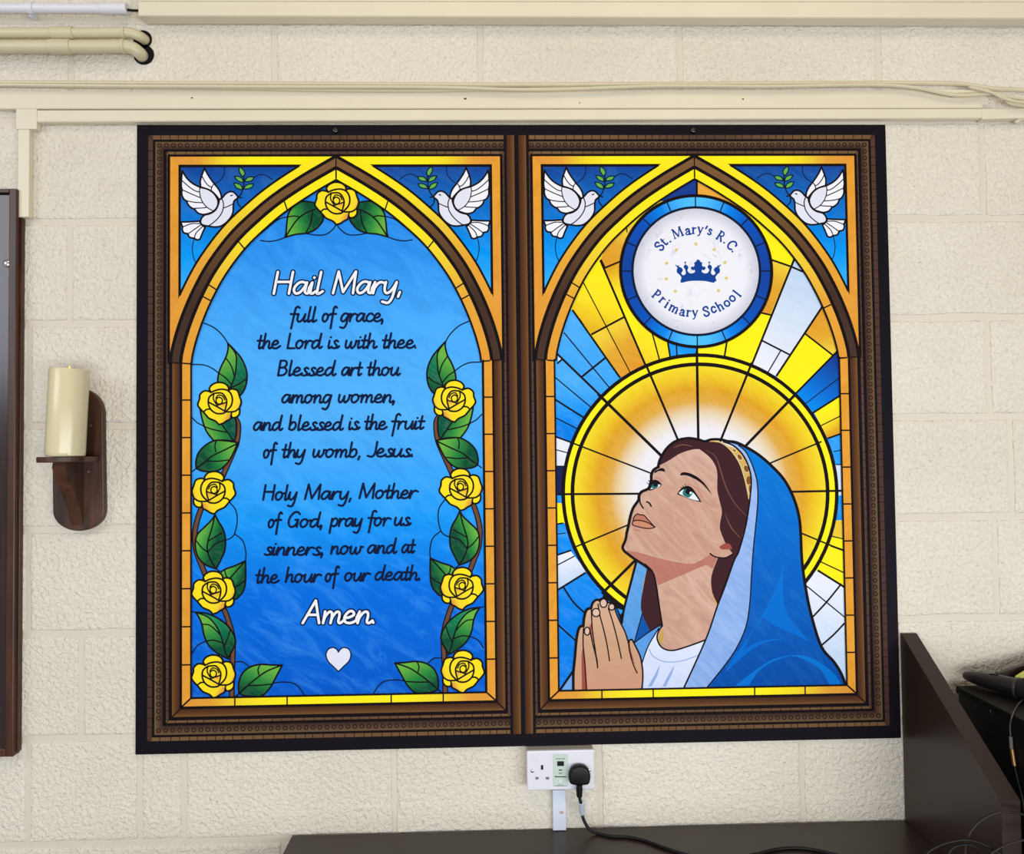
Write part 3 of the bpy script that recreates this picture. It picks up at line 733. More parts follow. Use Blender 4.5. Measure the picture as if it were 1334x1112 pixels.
class Art:
    """flat printed shapes on the face of a panel; one mesh per printed motif"""
    def __init__(self, name, root, parent=None, T=None, label=None):
        self.name, self.root, self.parent, self.T, self.label = name, root, parent or root, T, label
        self.v = []; self.f = []; self.mi = []; self.uv = []; self.m = []; self.step = 0
    def idx(self, m):
        if m not in self.m: self.m.append(m)
        return self.m.index(m)
    def _tri(self, P, tris, m, layer, uvf, parts=None):
        if self.T: P = [self.T(p) for p in P]
        y = -PF - layer * LSTEP
        ox, oz = self.root.location.x, self.root.location.z - ZC
        k = self.idx(m)
        # ink laid over ink: every piece lies a hair above the one before
        groups = parts if parts else [(0, len(P), tris)]
        for lo, hi, tr in groups:
            self.step = (self.step + 1) % 12
            base_ = len(self.v) - lo
            for p in P[lo:hi]: self.v.append((p[0] - ox, y - self.step * 1.5e-6, p[1] - oz))
            self._faces(P, tr, base_, k, uvf)
    def _faces(self, P, tris, b, k, uvf):
        for t in tris:
            a, c, d = [P[i] for i in t[:3]]
            A = (c[0] - a[0]) * (d[1] - a[1]) - (c[1] - a[1]) * (d[0] - a[0])
            t = list(t) if A > 0 else list(t)[::-1]
            self.f.append([b + i for i in t]); self.mi.append(k)
            self.uv.append([uvf(self.src[i]) if uvf else (0.5, 0.5) for i in t])
    def fill(self, pts, m, layer, uvf=None):
        self.src = pts
        tr = tessellate_polygon([[Vector((p[0], p[1], 0)) for p in pts]])
        self._tri(pts, tr, m, layer, uvf)
    def stroke(self, pts, w, m, layer, closed=False, cap=True, taper=False, uvf=None):
        """w: width in photo pixels"""
        if m is INK or m is INKB: w = w * 1.12 + 0.12
        P = [pts[0]]
        for p in pts[1:]:
            if (p[0] - P[-1][0]) ** 2 + (p[1] - P[-1][1]) ** 2 > 1e-9: P.append(p)
        if closed and (P[0][0] - P[-1][0]) ** 2 + (P[0][1] - P[-1][1]) ** 2 < 1e-9: P.pop()
        n = len(P)
        if n < 2: return
        h0 = w * K / 2
        V = []; parts = []
        segs = n if closed else n - 1
        N_ = []
        for i in range(segs):
            a = P[i]; b = P[(i + 1) % n]; dx, dz = b[0] - a[0], b[1] - a[1]; l = math.hypot(dx, dz)
            N_.append((-dz / l, dx / l))
        def hw(i): return h0 * (0.25 + 0.75 * math.sin(PI * min(1, max(0, i / (n - 1))))) if taper else h0
        def mit(i):
            """shared offset at point i between segments i-1 and i, or None at a sharp corner"""
            if not closed and (i == 0 or i == n - 1): return None
            p, q = N_[(i - 1) % segs], N_[i % segs]
            c = p[0] * q[0] + p[1] * q[1]
            if c < 0.5: return None
            return ((p[0] + q[0]) / (1 + c), (p[1] + q[1]) / (1 + c))
        M_i = [mit(i) for i in range(n)]
        run = []
        def flush():
            if len(run) > 1:
                s = len(V); T = []
                for k, (l_, r_) in enumerate(run):
                    V.extend((l_, r_))
                    if k: T += [(s + 2 * k - 2, s + 2 * k - 1, s + 2 * k + 1), (s + 2 * k - 2, s + 2 * k + 1, s + 2 * k)]
                parts.append((s, len(V), T))
            run.clear()
        def pair(p, nn, h): return ((p[0] + nn[0] * h, p[1] + nn[1] * h), (p[0] - nn[0] * h, p[1] - nn[1] * h))
        discs = []
        for i in range(segs):
            j = (i + 1) % n; mi, mj = M_i[i], M_i[j]
            if not run: run.append(pair(P[i], mi or N_[i], hw(i)))
            run.append(pair(P[j], mj or N_[i], hw(i + 1)))
            if mj is None:
                flush()
                if closed or i < segs - 1: discs.append((P[j], hw(i + 1)))
            if len(run) > 14: flush()
        flush()
        if not closed and cap and not taper: discs += [(P[0], h0), (P[-1], h0)]
        for q, r in discs:
            s = len(V); V.append(q); k = 12
            for t in range(k): V.append((q[0] + r * math.cos(2 * PI * t / k), q[1] + r * math.sin(2 * PI * t / k)))
            parts.append((s, len(V), [(s, s + 1 + t, s + 1 + (t + 1) % k) for t in range(k)]))
        self.src = V
        self._tri(V, None, m, layer, uvf, parts)
    def build(self):
        me = bpy.data.meshes.new(self.name)
        me.from_pydata(self.v, [], self.f)
        for m in self.m: me.materials.append(m)
        me.polygons.foreach_set('material_index', self.mi)
        uv = me.uv_layers.new(name='UVMap')
        k = 0
        for fu in self.uv:
            for u in fu: uv.data[k].uv = u; k += 1
        me.update()
        o = bpy.data.objects.new(self.name, me); COL.objects.link(o); o.parent = self.parent
        if self.parent is not self.root:
            o.location = -Vector(self.parent.location)
            o.location = (0, 0, 0)
        if self.label: o['label'] = self.label
        return o

# ---- reading measured coordinates: 'x,y x,y*' with * a sharp corner
def rd(s, o=(0, 0), k=1.0):
    P = []; C = []
    for t in s.split():
        c = t.endswith('*'); t = t.rstrip('*')
        x, y = t.split(','); P.append(pl(o[0] + float(x) / k, o[1] + float(y) / k)); C.append(c)
    return P, C
def smooth(P, C, closed=False, n=6):
    if closed:
        if not any(C): return cat_rom(P, True, n)
        k = C.index(True); P = P[k:] + P[:k] + [P[k]]; C = C[k:] + C[:k] + [True]
    out = []; i = 0; N = len(P)
    while i < N - 1:
        j = i + 1
        while j < N - 1 and not C[j]: j += 1
        seg = cat_rom(P[i:j + 1], False, n) if j - i > 1 else [P[i], P[j]]
        out += seg[:-1] if j < N - 1 or closed else seg
        i = j
    return out
def cv(s, o=(0, 0), k=1.0, closed=False, n=6):
    P, C = rd(s, o, k); return smooth(P, C, closed, n)
def poly(s, o=(0, 0), k=1.0): return rd(s, o, k)[0]
def mirror(ax): return lambda p: (2 * ax - p[0], p[1])
def shift(dx): return lambda p: (p[0] + dx, p[1])
def mirshift(ax, dx): return lambda p: (2 * ax - p[0] + dx, p[1])
def vert(z0, z1): return lambda p: ((p[1] - z0) / (z1 - z0), 0.5)
def horz(x0, x1): return lambda p: ((p[0] - x0) / (x1 - x0), 0.5)
def lingrad(a, b):
    d = (b[0] - a[0], b[1] - a[1]); l2 = d[0] ** 2 + d[1] ** 2
    return lambda p: (((p[0] - a[0]) * d[0] + (p[1] - a[1]) * d[1]) / l2, 0.5)
def offset(P, d):
    out = []
    for i, p in enumerate(P):
        a = P[max(i - 1, 0)]; b = P[min(i + 1, len(P) - 1)]
        dx, dz = b[0] - a[0], b[1] - a[1]; l = math.hypot(dx, dz)
        out.append((p[0] - dz / l * d, p[1] + dx / l * d))
    return out
def strip(art, A, B, m, layer, uvf=None):
    """fill between two curves of equal point count"""
    V = list(A) + list(B); n = len(A); art.src = V
    T = []
    for i in range(n - 1): T += [(i, i + 1, n + i + 1), (i, n + i + 1, n + i)]
    art._tri(V, T, m, layer, uvf)

# ---- printed colours
def flat(name, r, g, b): return mat('print ' + name, rgb(r, g, b), 0.6, 0.05)
INK = flat('black lead', 22, 14, 18)
INKB = flat('blue black lead', 14, 26, 52)
TEXT = flat('navy lettering', 12, 24, 58)
WHT = flat('white', 240, 240, 248)
BRN = flat('frame brown line', 42, 22, 20)
BORDER = mat('print dark border', rgb(20, 16, 24), 0.55, 0.06)
BLUEGLASS = ramp_mat('print blue glass', [(0.0, (0, 90, 202)), (0.20, (0, 110, 224)), (0.34, (20, 152, 246)), (0.55, (82, 176, 250)), (0.72, (70, 168, 250)), (0.86, (44, 146, 240)), (1.0, (24, 126, 226))], 0.30, (7, 22), 0.62, (96, 190, 255))
SPANBLUE = ramp_mat('print spandrel blue', [(0.0, (60, 178, 250)), (0.3, (0, 152, 246)), (0.6, (10, 116, 210)), (1.0, (18, 66, 150))], 0.10, (6, 20), 0.6, (120, 200, 255))
GOLDV = ramp_mat('print gold glass', [(0.0, (232, 162, 40)), (1.0, (226, 150, 60))], 0.25, (30, 12), 0.3, (246, 190, 90))
GOLDH = ramp_mat('print gold to yellow glass', [(0.0, (224, 146, 58)), (0.22, (228, 158, 56)), (0.42, (244, 216, 40)), (0.6, (254, 236, 30)), (1.0, (255, 238, 20))], 0.08, (12, 30), 0.3, (250, 214, 110))
ARCHG = ramp_mat('print arch gold', [(0.0, (226, 152, 54)), (0.34, (230, 164, 54)), (0.50, (238, 198, 54)), (0.66, (250, 228, 36)), (1.0, (255, 238, 26))], 0.08, (12, 30), 0.3, (250, 214, 110))
ARCHB = ramp_mat('print arch brown', [(0.0, (72, 52, 42)), (0.35, (66, 46, 36)), (0.7, (108, 76, 48)), (1.0, (124, 88, 54))])
MOULD = ramp_mat('print moulding brown', [(0.0, (70, 40, 26)), (0.55, (92, 58, 34)), (1.0, (118, 80, 44))])
BEAD = ramp_mat('print bead band brown', [(0.0, (52, 36, 32)), (0.45, (84, 62, 48)), (1.0, (108, 84, 58))])
BRICKM = ramp_mat('print brick brown', [(0.0, (72, 48, 44)), (0.35, (88, 64, 50)), (0.7, (112, 82, 54)), (1.0, (122, 92, 60))])
PETAL = ramp_mat('print rose yellow', [(0.0, (226, 160, 64)), (0.3, (248, 214, 44)), (1.0, (252, 226, 34))])
LEAFM = ramp_mat('print leaf green', [(0.0, (6, 78, 52)), (0.45, (40, 134, 60)), (1.0, (104, 178, 66))], 0.12, (40, 90), 0.5, (150, 210, 120))
LEAFD = ramp_mat('print leaf teal', [(0.0, (0, 84, 62)), (0.5, (6, 112, 74)), (1.0, (24, 136, 84))], 0.06, (40, 90), 0.5)
STEMC = flat('stem brown', 110, 72, 54)
OLIVE = flat('olive leaf', 98, 176, 78)
DOVEW = flat('dove white', 242, 242, 250)
DOVES = flat('dove shade white', 226, 227, 242)

# ---- backing boards: dark border with a pale cut edge
EDGE = mat('pale board edge', rgb(222, 224, 232), 0.5, 0.3)
for root, x0, x1 in ((PL, -PW, -0.0002), (PR, 0.0002, PW)):
    bm = bmesh.new(); box(bm, x0, x1, -PF, -0.0008, ZC - PH, ZC + PH)
    o = from_bm('panel_board', bm, [BORDER, EDGE], root, off=root.location)
    for p in o.data.polygons: p.material_index = 0 if p.normal.y < -0.5 or abs(p.center.x + root.location.x) < 0.01 else 1
for root, (u, v) in ((PL, (437, 170.2)), (PR, (903, 170.2))):
    p = at_y(u, v, -PF); r = 4.4 * K; bm = bmesh.new()
    lathe(bm, (p.x, -PF + 0.0003, p.z), (0, -1, 0), [(0, 0), (r, 0), (r, 0.001), (r * 0.85, 0.0035), (r * 0.5, 0.0052), (0, 0.0058)], 24)
    o = from_bm('screw_cap', bm, mat('glossy black cap', rgb(10, 9, 10), 0.12, 0.6), root, smooth=True, off=root.location); o['label'] = 'black domed screw cap'

# ---- the printed frame, measured on the left panel; mirrored onto the right one
def frame_art(root, T, seed):
    rng = random.Random(seed)
    xo, xs = -PW, 0.0
    zt, zb = PH, -PH
    A = Art('printed_frame', root, T=T)
    # distances from the outer edge (left, top, bottom); the inner column stands next to the seam
    def ring(dl0, dl1, dt0, dt1, db0, db1, xin, m, side, layer=1, ug=True):
        """three sided band: left, top, bottom"""
        for nm, q, f in (('l', [(xo + dl0, zt - dt0), (xo + dl1, zt - dt1), (xo + dl1, zb + db1), (xo + dl0, zb + db0)], lingrad((xo + dl1, 0), (xo + dl0, 0))),
                      ('t', [(xo + dl0, zt - dt0), (xin, zt - dt0), (xin, zt - dt1), (xo + dl1, zt - dt1)], lingrad((0, zt - dt1), (0, zt - dt0))),
                      ('b', [(xo + dl0, zb + db0), (xin, zb + db0), (xin, zb + db1), (xo + dl1, zb + db1)], lingrad((0, zb + db1), (0, zb + db0)))):
            A.fill(q, m, layer, f)
    # bricks
    def bricks(dl0, dl1, dt0, dt1, db0, db1, xin):
        def seg(a, b, horizontal, c0, c1, t0, t1):
            p = a
            while p < b - 0.006:
                q = min(b, p + rng.uniform(0.015, 0.024))
                if b - q < 0.008: q = b
                pts = [(p, c0), (q, c0), (q, c1), (p, c1)] if horizontal else [(c0, p), (c1, p), (c1, q), (c0, q)]
                u0, u1 = t0((p + q) / 2), t0((p + q) / 2)
                A.fill(pts, BRICKM, 1, lambda s, u=u0: (u, 0.5))
                if q < b: A.stroke([(q, c0), (q, c1)] if horizontal else [(c0, q), (c1, q)], 0.9, BRN, 2, cap=False)
                p = q
        mid = (xo + xin) / 2
        seg(xo + dl1, xin, True, zt - dt0, zt - dt1, lambda s: 0.25 + 0.7 * min(1, abs(s - mid) / 0.30) * (0.7 if s < mid - 0.3 else 1), None)
        seg(xo + dl1, xin, True, zb + db0, zb + db1, lambda s: 0.55 + 0.3 * min(1, abs(s - mid) / 0.3), None)
        seg(zb + db1, zt - dt1, False, xo + dl0, xo + dl1, lambda s: 0.08 + 0.12 * max(0, s / PH), None)
        for zc, d0, d1, sg in ((zt, dt0, dt1, -1), (zb, db0, db1, 1)):
            A.fill([(xo + dl0, zc + sg * d0), (xo + dl1, zc + sg * d0), (xo + dl1, zc + sg * d1), (xo + dl0, zc + sg * d1)], BRICKM, 1, lambda s: (0.2, 0.5))
            A.stroke([(xo + dl0, zc + sg * d0), (xo + dl1, zc + sg * d1)], 0.9, BRN, 2, cap=False)
    bricks(0.0252, 0.0352, 0.0236, 0.0330, 0.0280, 0.0372, -0.0285)
    ring(0.0404, 0.0588, 0.0380, 0.0550, 0.0400, 0.0605, -0.0285, BEAD, None)
    # beads
    def bead(x, z):
        n = 12; r = 0.0042
        A.stroke([(x + r * math.cos(2 * PI * i / n), z + r * math.sin(2 * PI * i / n)) for i in range(n)], 1.15, BRN, 2, closed=True)
    x = xo + 0.0496; bx = x
    while bx < -0.034: bead(bx, zt - 0.0460); bead(bx, zb + 0.0505); bx += 0.01512
    bz = zt - 0.0460 - 0.0151
    while bz > zb + 0.0620: bead(x, bz); bz -= 0.01512
    # inner bricks, all four sides; the right hand column is next to the seam
    L0, L1, T0, T1, B0, B1, R0, R1 = 0.0650, 0.0708, 0.0600, 0.0668, 0.0662, 0.0714, 0.0278, 0.0336
    x0, x1, xr1, xr0 = xo + L0, xo + L1, -R1, -R0
    def run(a, b, horizontal, c0, c1, f):
        p = a
        while p < b - 0.006:
            q = min(b, p + rng.uniform(0.017, 0.026))
            if b - q < 0.008: q = b
            pts = [(p, c0), (q, c0), (q, c1), (p, c1)] if horizontal else [(c0, p), (c1, p), (c1, q), (c0, q)]
            A.fill(pts, BRICKM, 1, lambda s, u=f((p + q) / 2): (u, 0.5))
            if q < b: A.stroke([(q, c0), (q, c1)] if horizontal else [(c0, q), (c1, q)], 0.85, BRN, 2, cap=False)
            p = q
    mid = (x0 + xr0) / 2
    run(x0, xr0, True, zt - T0, zt - T1, lambda s: 0.2 + 0.7 * min(1, abs(s - mid) / 0.30))
    run(x0, xr0, True, zb + B0, zb + B1, lambda s: 0.5 + 0.25 * min(1, abs(s - mid) / 0.3))
    run(zb + B1, zt - T1, False, x0, x1, lambda s: 0.15 + 0.25 * (0.5 + s / PH / 2))
    run(zb + B1, zt - T1, False, xr1, xr0, lambda s: 0.20 + 0.15 * (0.5 + s / PH / 2))
    for a, b in (((x0, zt - T0), (x1, zt - T1)), ((xr0, zt - T0), (xr1, zt - T1)), ((x0, zb + B0), (x1, zb + B1)), ((xr0, zb + B0), (xr1, zb + B1))):
        A.stroke([a, b], 0.9, BRN, 2, cap=False)
    # dark lines between the bands
    def line(pts, w=2.2): A.stroke(pts, w, INK, 2)
    for d, t, b in ((0.0378, 0.0355, 0.0386), (0.0618, 0.0576, 0.0633)):
        line([(-0.0285, zt - t), (xo + d, zt - t), (xo + d, zb + b), (-0.0285, zb + b)], 2.6)
    # pillar next to the seam
    for a, b in ((-0.0218, -0.0048),):
        A.fill([(a, zb + 0.0270), (b, zb + 0.0270), (b, zt - 0.0236), (a, zt - 0.0236)], MOULD, 1, horz(b, a) if T else horz(a, b))
    # lower moulding and gold strip round the window, below the spring of the arch
    zs = 0.1600
    ml0, ml1, mb0, mb1, mr0, mr1 = 0.0782, 0.0950, 0.0790, 0.0955, 0.0385, 0.0560
    gl0, gl1, gb0, gb1, gr0, gr1 = 0.1008, 0.1186, 0.1020, 0.1180, 0.0600, 0.0778
    A.fill([(xo + ml0, zs), (xo + ml1, zs), (xo + ml1, zb + mb1), (xo + ml0, zb + mb0)], MOULD, 1, horz(xo + ml1, xo + ml0))
    A.fill([(-mr0, zs), (-mr1, zs), (-mr1, zb + mb1), (-mr0, zb + mb0)], MOULD, 1, horz(-mr1, -mr0))
    A.fill([(xo + ml0, zb + mb0), (-mr0, zb + mb0), (-mr1, zb + mb1), (xo + ml1, zb + mb1)], MOULD, 1, vert(zb + mb1, zb + mb0))
    A.stroke([(xo + ml0, zb + mb0), (xo + gl1, zb + gb1)], 1.3, INK, 3); A.stroke([(-mr0, zb + mb0), (-gr1, zb + gb1)], 1.3, INK, 3)
    for s, w in (((xo + ml0 - 0.0036, zb + mb0 - 0.0036), 3.0), ((xo + ml1 + 0.0029, zb + mb1 + 0.003), 3.4), ):
        pass
    A.stroke([(xo + 0.0976, zs), (xo + 0.0976, zb + 0.0985), (-0.0582, zb + 0.0985), (-0.0582, zs)], 3.2, INK, 2)
    A.stroke([(xo + 0.0748, zs), (xo + 0.0748, zb + 0.0755), (-0.0356, zb + 0.0755), (-0.0356, zs)], 3.0, INK, 2)
    A.build()
    G = Art('printed_glass_border', root, T=T)
    fg = lambda p: (0.5, 0.5)
    G.fill([(xo + gl0, zs), (xo + gl1, zs), (xo + gl1, zb + gb1), (xo + gl0, zb + gb0)], GOLDV, 14, fg)
    G.fill([(-gr0, zs), (-gr1, zs), (-gr1, zb + gb1), (-gr0, zb + gb0)], GOLDV, 14, fg)
    xa, xb = xo + gl0, -gr0; xm = (xa + xb) / 2
    def hg(p): 
        t = 1 - abs(p[0] - xm) / (xb - xm); return (0.06 + t * 0.95, 0.5)
    for k in range(20):
        a0 = xa + (xb - xa) * k / 20; a1 = xa + (xb - xa) * (k + 1) / 20
        a0t = max(a0, xo + gl1); a1t = min(a1, -gr1)
        G.fill([(a0, zb + gb0), (a1, zb + gb0), (max(min(a1, -gr1), xo + gl1), zb + gb1), (min(max(a0, xo + gl1), -gr1), zb + gb1)], GOLDH, 14, hg)
    for s in range(10):
        z = 0.160 - s * 0.0822
        if z < zb + gb1 + 0.02: break
        if s == 0: continue
        for a, b in ((xo + gl0, xo + gl1), (-gr0, -gr1)): G.stroke([(a, z), (b, z)], 1.6, INK, 15, cap=False)
    for t in (0.103, 0.3875, 0.6125, 0.897)if False else (0.167, 0.333, 0.665, 0.832):
        xx = xa + (xb - xa) * t; G.stroke([(xx, zb + gb0), (xx, zb + gb1)], 1.5, INK, 15, cap=False)
    G.stroke([(xo + gl0, zb + gb0), (xo + gl1 + 0.002, zb + gb1 + 0.002)], 1.8, INK, 15); G.stroke([(-gr0, zb + gb0), (-gr1 - 0.002, zb + gb1 + 0.002)], 1.8, INK, 15)
    gi = 0.0014
    G.stroke([(xo + gl1 + gi, zs), (xo + gl1 + gi, zb + gb1 + gi), (-gr1 - gi, zb + gb1 + gi), (-gr1 - gi, zs)], 1.9, INK, 15)
    return G

# ---- arches (left half of the left window measured, then mirrored about the window axis)
G1 = cv('438.2,218.8* 402,239.8 367,263 340,285 310.6,313.4 283,350 265,382.5 252.3,411.5 243.2,438 237.4,461 236,473*', n=6)
dd = lambda a: offset(G1, a * K)
SPZ = 0.160
NC = 60
def resample(P, n=NC):
    L = [0.0]
    for a, b in zip(P, P[1:]): L.append(L[-1] + math.hypot(b[0] - a[0], b[1] - a[1]))
    out = []; j = 0
    for i in range(n):
        t = L[-1] * i / (n - 1)
        while j < len(L) - 2 and L[j + 1] < t: j += 1
        f = (t - L[j]) / max(L[j + 1] - L[j], 1e-9)
        out.append((P[j][0] + (P[j + 1][0] - P[j][0]) * f, P[j][1] + (P[j + 1][1] - P[j][1]) * f))
    return out
def fixapex(P):
    """keep the part of an offset curve on its own side of the axis, end it on the axis and at the spring line"""
    ax = -AXW - 0.0005
    i = 0
    while P[i][0] > ax: i += 1
    a, b = (P[i - 1], P[i]) if i > 0 else (P[0], P[2])
    t = (ax - a[0]) / (b[0] - a[0])
    Q = [(ax, a[1] + (b[1] - a[1]) * t)] + list(P[i:])
    return resample(Q)
def clip(poly_, axis, lim, keep_less):
    out = []; n = len(poly_)
    ins = lambda p: (p[axis] <= lim) if keep_less else (p[axis] >= lim)
    for i in range(n):
        a, b = poly_[i], poly_[(i + 1) % n]
        if ins(a): out.append(a)
        if ins(a) != ins(b):
            t = (lim - a[axis]) / (b[axis] - a[axis]); out.append((a[0] + (b[0] - a[0]) * t, a[1] + (b[1] - a[1]) * t))
    return out
SG = 1
def arch_curve(d): return fixapex(dd(SG * d))
test = offset(G1, 10 * K)
SG = 1 if test[len(test) // 2][0] < G1[len(G1) // 2][0] else -1
c_G2 = arch_curve(-14.0); c_g1 = arch_curve(0.0); c_B1 = arch_curve(13.2); c_S1 = dd(SG * 26.4)
def arch_art(G, Tm, ticks):
    """one half of the arch added to the glass border motif"""
    old = G.T
    G.T = Tm
    ztop, zbot = 0.62, 0.16
    ag = lambda p: ((p[1] - 0.14) / (0.60 - 0.14), 0.5)
    # inner gold
    strip(G, arch_curve(-12.8), arch_curve(-2.2), ARCHG, 14, ag)
    # brown
    strip(G, arch_curve(1.8), arch_curve(11.4), ARCHB, 14, ag)
    G.stroke(c_g1, 3.8, INK, 14.6, cap=False); G.stroke(c_G2, 2.2, INK, 15, cap=False)
    # gold frame of the spandrel: top, side and along the arch
    gx0, gz0 = pl(222.2, 204.6); gx0 = -0.7665; gz0 = 0.6170
    gx1, gz1 = -0.7480, 0.5990
    bx, bz = -0.7448, 0.5952
    ax = -AXW - 0.0005
    # outline of the gold area: from the apex along the top to the corner, down the side, back along the brown band
    B = arch_curve(13.2)
    S = [p for p in c_S1 if p[1] < 0.592 and p[0] > bx]
    Bt = [p for p in B if p[1] < gz0 - 0.002]
    xk = [gx0 + (Bt[0][0] + 0.002 - gx0) * t / 10 for t in range(11)]
    # top bar in slices so that the printed fade follows the bar
    topx = S[0][0]
    for a, b in zip(xk, xk[1:]):
        G.fill([(a, gz0), (b, gz0), (b, gz1), (a, gz1)], GOLDH, 13, lambda p: ((p[0] - gx0) / (0.36) * 1.25, 0.5))
    G.fill([(gx0, gz0), (gx1, gz1), (gx1, 0.20), (gx0, 0.1850)], GOLDV, 13.2, lambda p: (1 - (p[1] - 0.2) / 0.4 * 0.6, 0.5))
    ext = lambda P: [(P[0][0] * 2 - P[2][0], P[0][1] * 2 - P[2][1])] + list(P) + [(P[-1][0], P[-1][1] - 0.02)]
    band = ext(dd(SG * 26.0)) + ext(dd(SG * 14.4))[::-1]
    for q in ((1, gz0, True), (0, gx0, False), (0, ax, True)): band = clip(band, *q)
    G.fill(band, ARCHG, 13.4, lambda p: (ag(p)[0] - 0.2, .5))
    G.stroke(c_B1, 3.6, INK, 14.6, cap=False)
    G.stroke([(gx0 - 0.0022, gz0 + 0.0022), (ax, gz0 + 0.0022)], 2.6, INK, 14.7, cap=True)
    G.stroke([(gx0 - 0.0022, gz0 + 0.0022), (gx0 - 0.0022, 0.16)], 2.8, INK, 14.7, cap=True)
    # ticks across the inner gold
    for i in ticks:
        a = arch_curve(-12.8); b = arch_curve(-2.2)
        G.stroke([a[i], b[i]], 1.5, INK, 15, cap=False)
    a = arch_curve(-12.8); b = arch_curve(-2.2); e1 = arch_curve(1.8); e2 = arch_curve(11.4)
    G.stroke([a[-1], b[-1]], 1.6, INK, 15, cap=False); G.stroke([e1[-1], e2[-1]], 1.2, INK, 15, cap=False)
    G.stroke([a[0], b[0]], 1.7, INK, 15, cap=False); G.stroke([e1[0], e2[0]], 1.3, INK, 15, cap=False)
    G.T = old
    return bx, bz
def nearest(P, q): return min(range(len(P)), key=lambda i: (P[i][0] - q[0]) ** 2 + (P[i][1] - q[1]) ** 2)
tick_ix = [nearest(c_g1, pl(*q)) for q in ((370, 262), (312, 312), (273, 372), (266, 386), (259, 400))]
# the dark infill between the bands is the ink of the arch itself
def spandrel(root, Tm, label):
    S = Art('printed_corner_glass', root, T=Tm, label=label)
    bx, bz = -0.7448, 0.5952
    P = [p for p in dd(SG * 26.4) if p[1] < bz and p[0] > bx]
    # clip ends onto the straight edges
    a = P[0]; b = P[1]; t = (bz - a[1]) / (a[1] - b[1]); P = [(a[0] + (a[0] - b[0]) * t, bz)] + P
    a = P[-1]; b = P[-2]; t = (bx - a[0]) / (a[0] - b[0]); P.append((bx, a[1] + (a[1] - b[1]) * t))
    loop = [(bx, bz)] + P
    S.fill(loop, SPANBLUE, 13.6, vert(P[-1][1], bz))
    S.stroke(loop, 2.4, INK, 13.9, closed=True)
    return S

# ---- dove, traced on the first one
DO = ((230, 200), 9.267)
def dove(root, Tm, label):
    S = spandrel(root, Tm, None); S.build()
    D = Art('printed_dove', root, T=Tm, label=label)
    c = lambda s, closed=False: cv(s, *DO, closed=closed)
    INKD = INK
    lead = ['585,165 580,250 540,320 470,370', '940,295 1000,262 1060,260 1110,285 1160,320', '215,1040 200,1110 197,1180 212,1260 238,1322']
    for s in lead: D.stroke(c(s), 1.0, INKB, 14)
    fills = [
        ('345,180* 375,245 420,315 470,380 510,430 540,490 548,545* 520,560* 495,525 430,460 350,425 298,410* 292,340 310,270*', DOVEW),
        ('75,215* 130,300 200,365 290,412* 350,425 430,460 490,530 510,600 490,660 455,700 400,725 330,740 265,722 228,680* 180,655 145,620 130,577* 95,555 70,500 72,440* 62,390 66,320* 68,280', DOVEW),
        ('520,565* 560,535 600,490 650,465 700,475 750,530* 735,548 700,580 690,640 685,720 640,800 560,870 480,890 390,880 320,865 295,830 310,780 345,745* 420,725 480,680 512,610', DOVES),
        ('55,830* 150,828 285,820* 300,850 330,880 350,895* 320,960 290,1035* 255,1045 215,1025* 165,1015 140,970* 95,960 75,920 80,890*', DOVEW)]
    for s, m in fills:
        P = c(s, True); D.fill(P, m, 14.4); D.stroke(P, 2.0, INKD, 14.6, closed=True)
    P = c('290,412* 380,435 450,480 495,545 508,600 490,660 455,698* 400,672 350,630 305,560 285,470', True)
    D.fill(P, DOVES, 14.7)
    for s, w in (('66,325 150,400 230,455 285,467', 1.1), ('72,440 180,490 295,538', 1.1), ('130,575 220,592 322,598', 1.1), ('225,665 300,662 365,655', 1.1),
                 ('290,412 284,470 305,560 350,630 400,672 455,698', 1.1), ('290,412 380,435 450,480 495,545 508,600 490,660 455,700', 2.0),
                 ('312,275 350,345 395,395 435,412', 1.1), ('455,375 430,410 425,450', 1.1), ('550,545 572,610 560,700 510,780 440,845 385,880', 1.2), ('580,660 640,635 690,610', 1.1),
                 ('80,890 190,850 290,850', 1.1), ('145,975 220,920 305,862', 1.1), ('220,1025 245,960 325,880', 1.1), ('748,530 790,538', 1.5)):
        D.stroke(c(s), w, INKD, 14.9)
    P = [pl(230 + (670 + 18 * math.cos(t * PI / 8) - 3 * math.sin(t * PI / 8)) / 9.267, 200 + (510 + 9 * math.sin(t * PI / 8) - 5 * math.cos(t * PI / 8)) / 9.267) for t in range(16)]
    D.fill(P, INKD, 15.2)
    ob = D.build()
    O = Art('printed_olive_twig', root, T=Tm, label='green olive twig held by the dove')
    O.stroke(c('800,235 818,290 818,340 812,410 790,480 755,530 740,560 748,610 785,655'), 1.5, INKB, 14.2)
    for s in ('768,165* 760,215 785,265 805,285* 830,250 815,205', '705,280* 740,330 790,350 812,345* 795,305 750,282', '828,345* 890,340 925,320 938,288* 880,288 845,310',
              '695,362* 725,415 775,438 805,435* 785,390 740,365', '815,432* 870,430 915,410 935,372* 875,375 838,395'):
        P = c(s, True); O.fill(P, OLIVE, 14.5); O.stroke(P, 1.3, INKB, 14.8, closed=True)
    O.build()

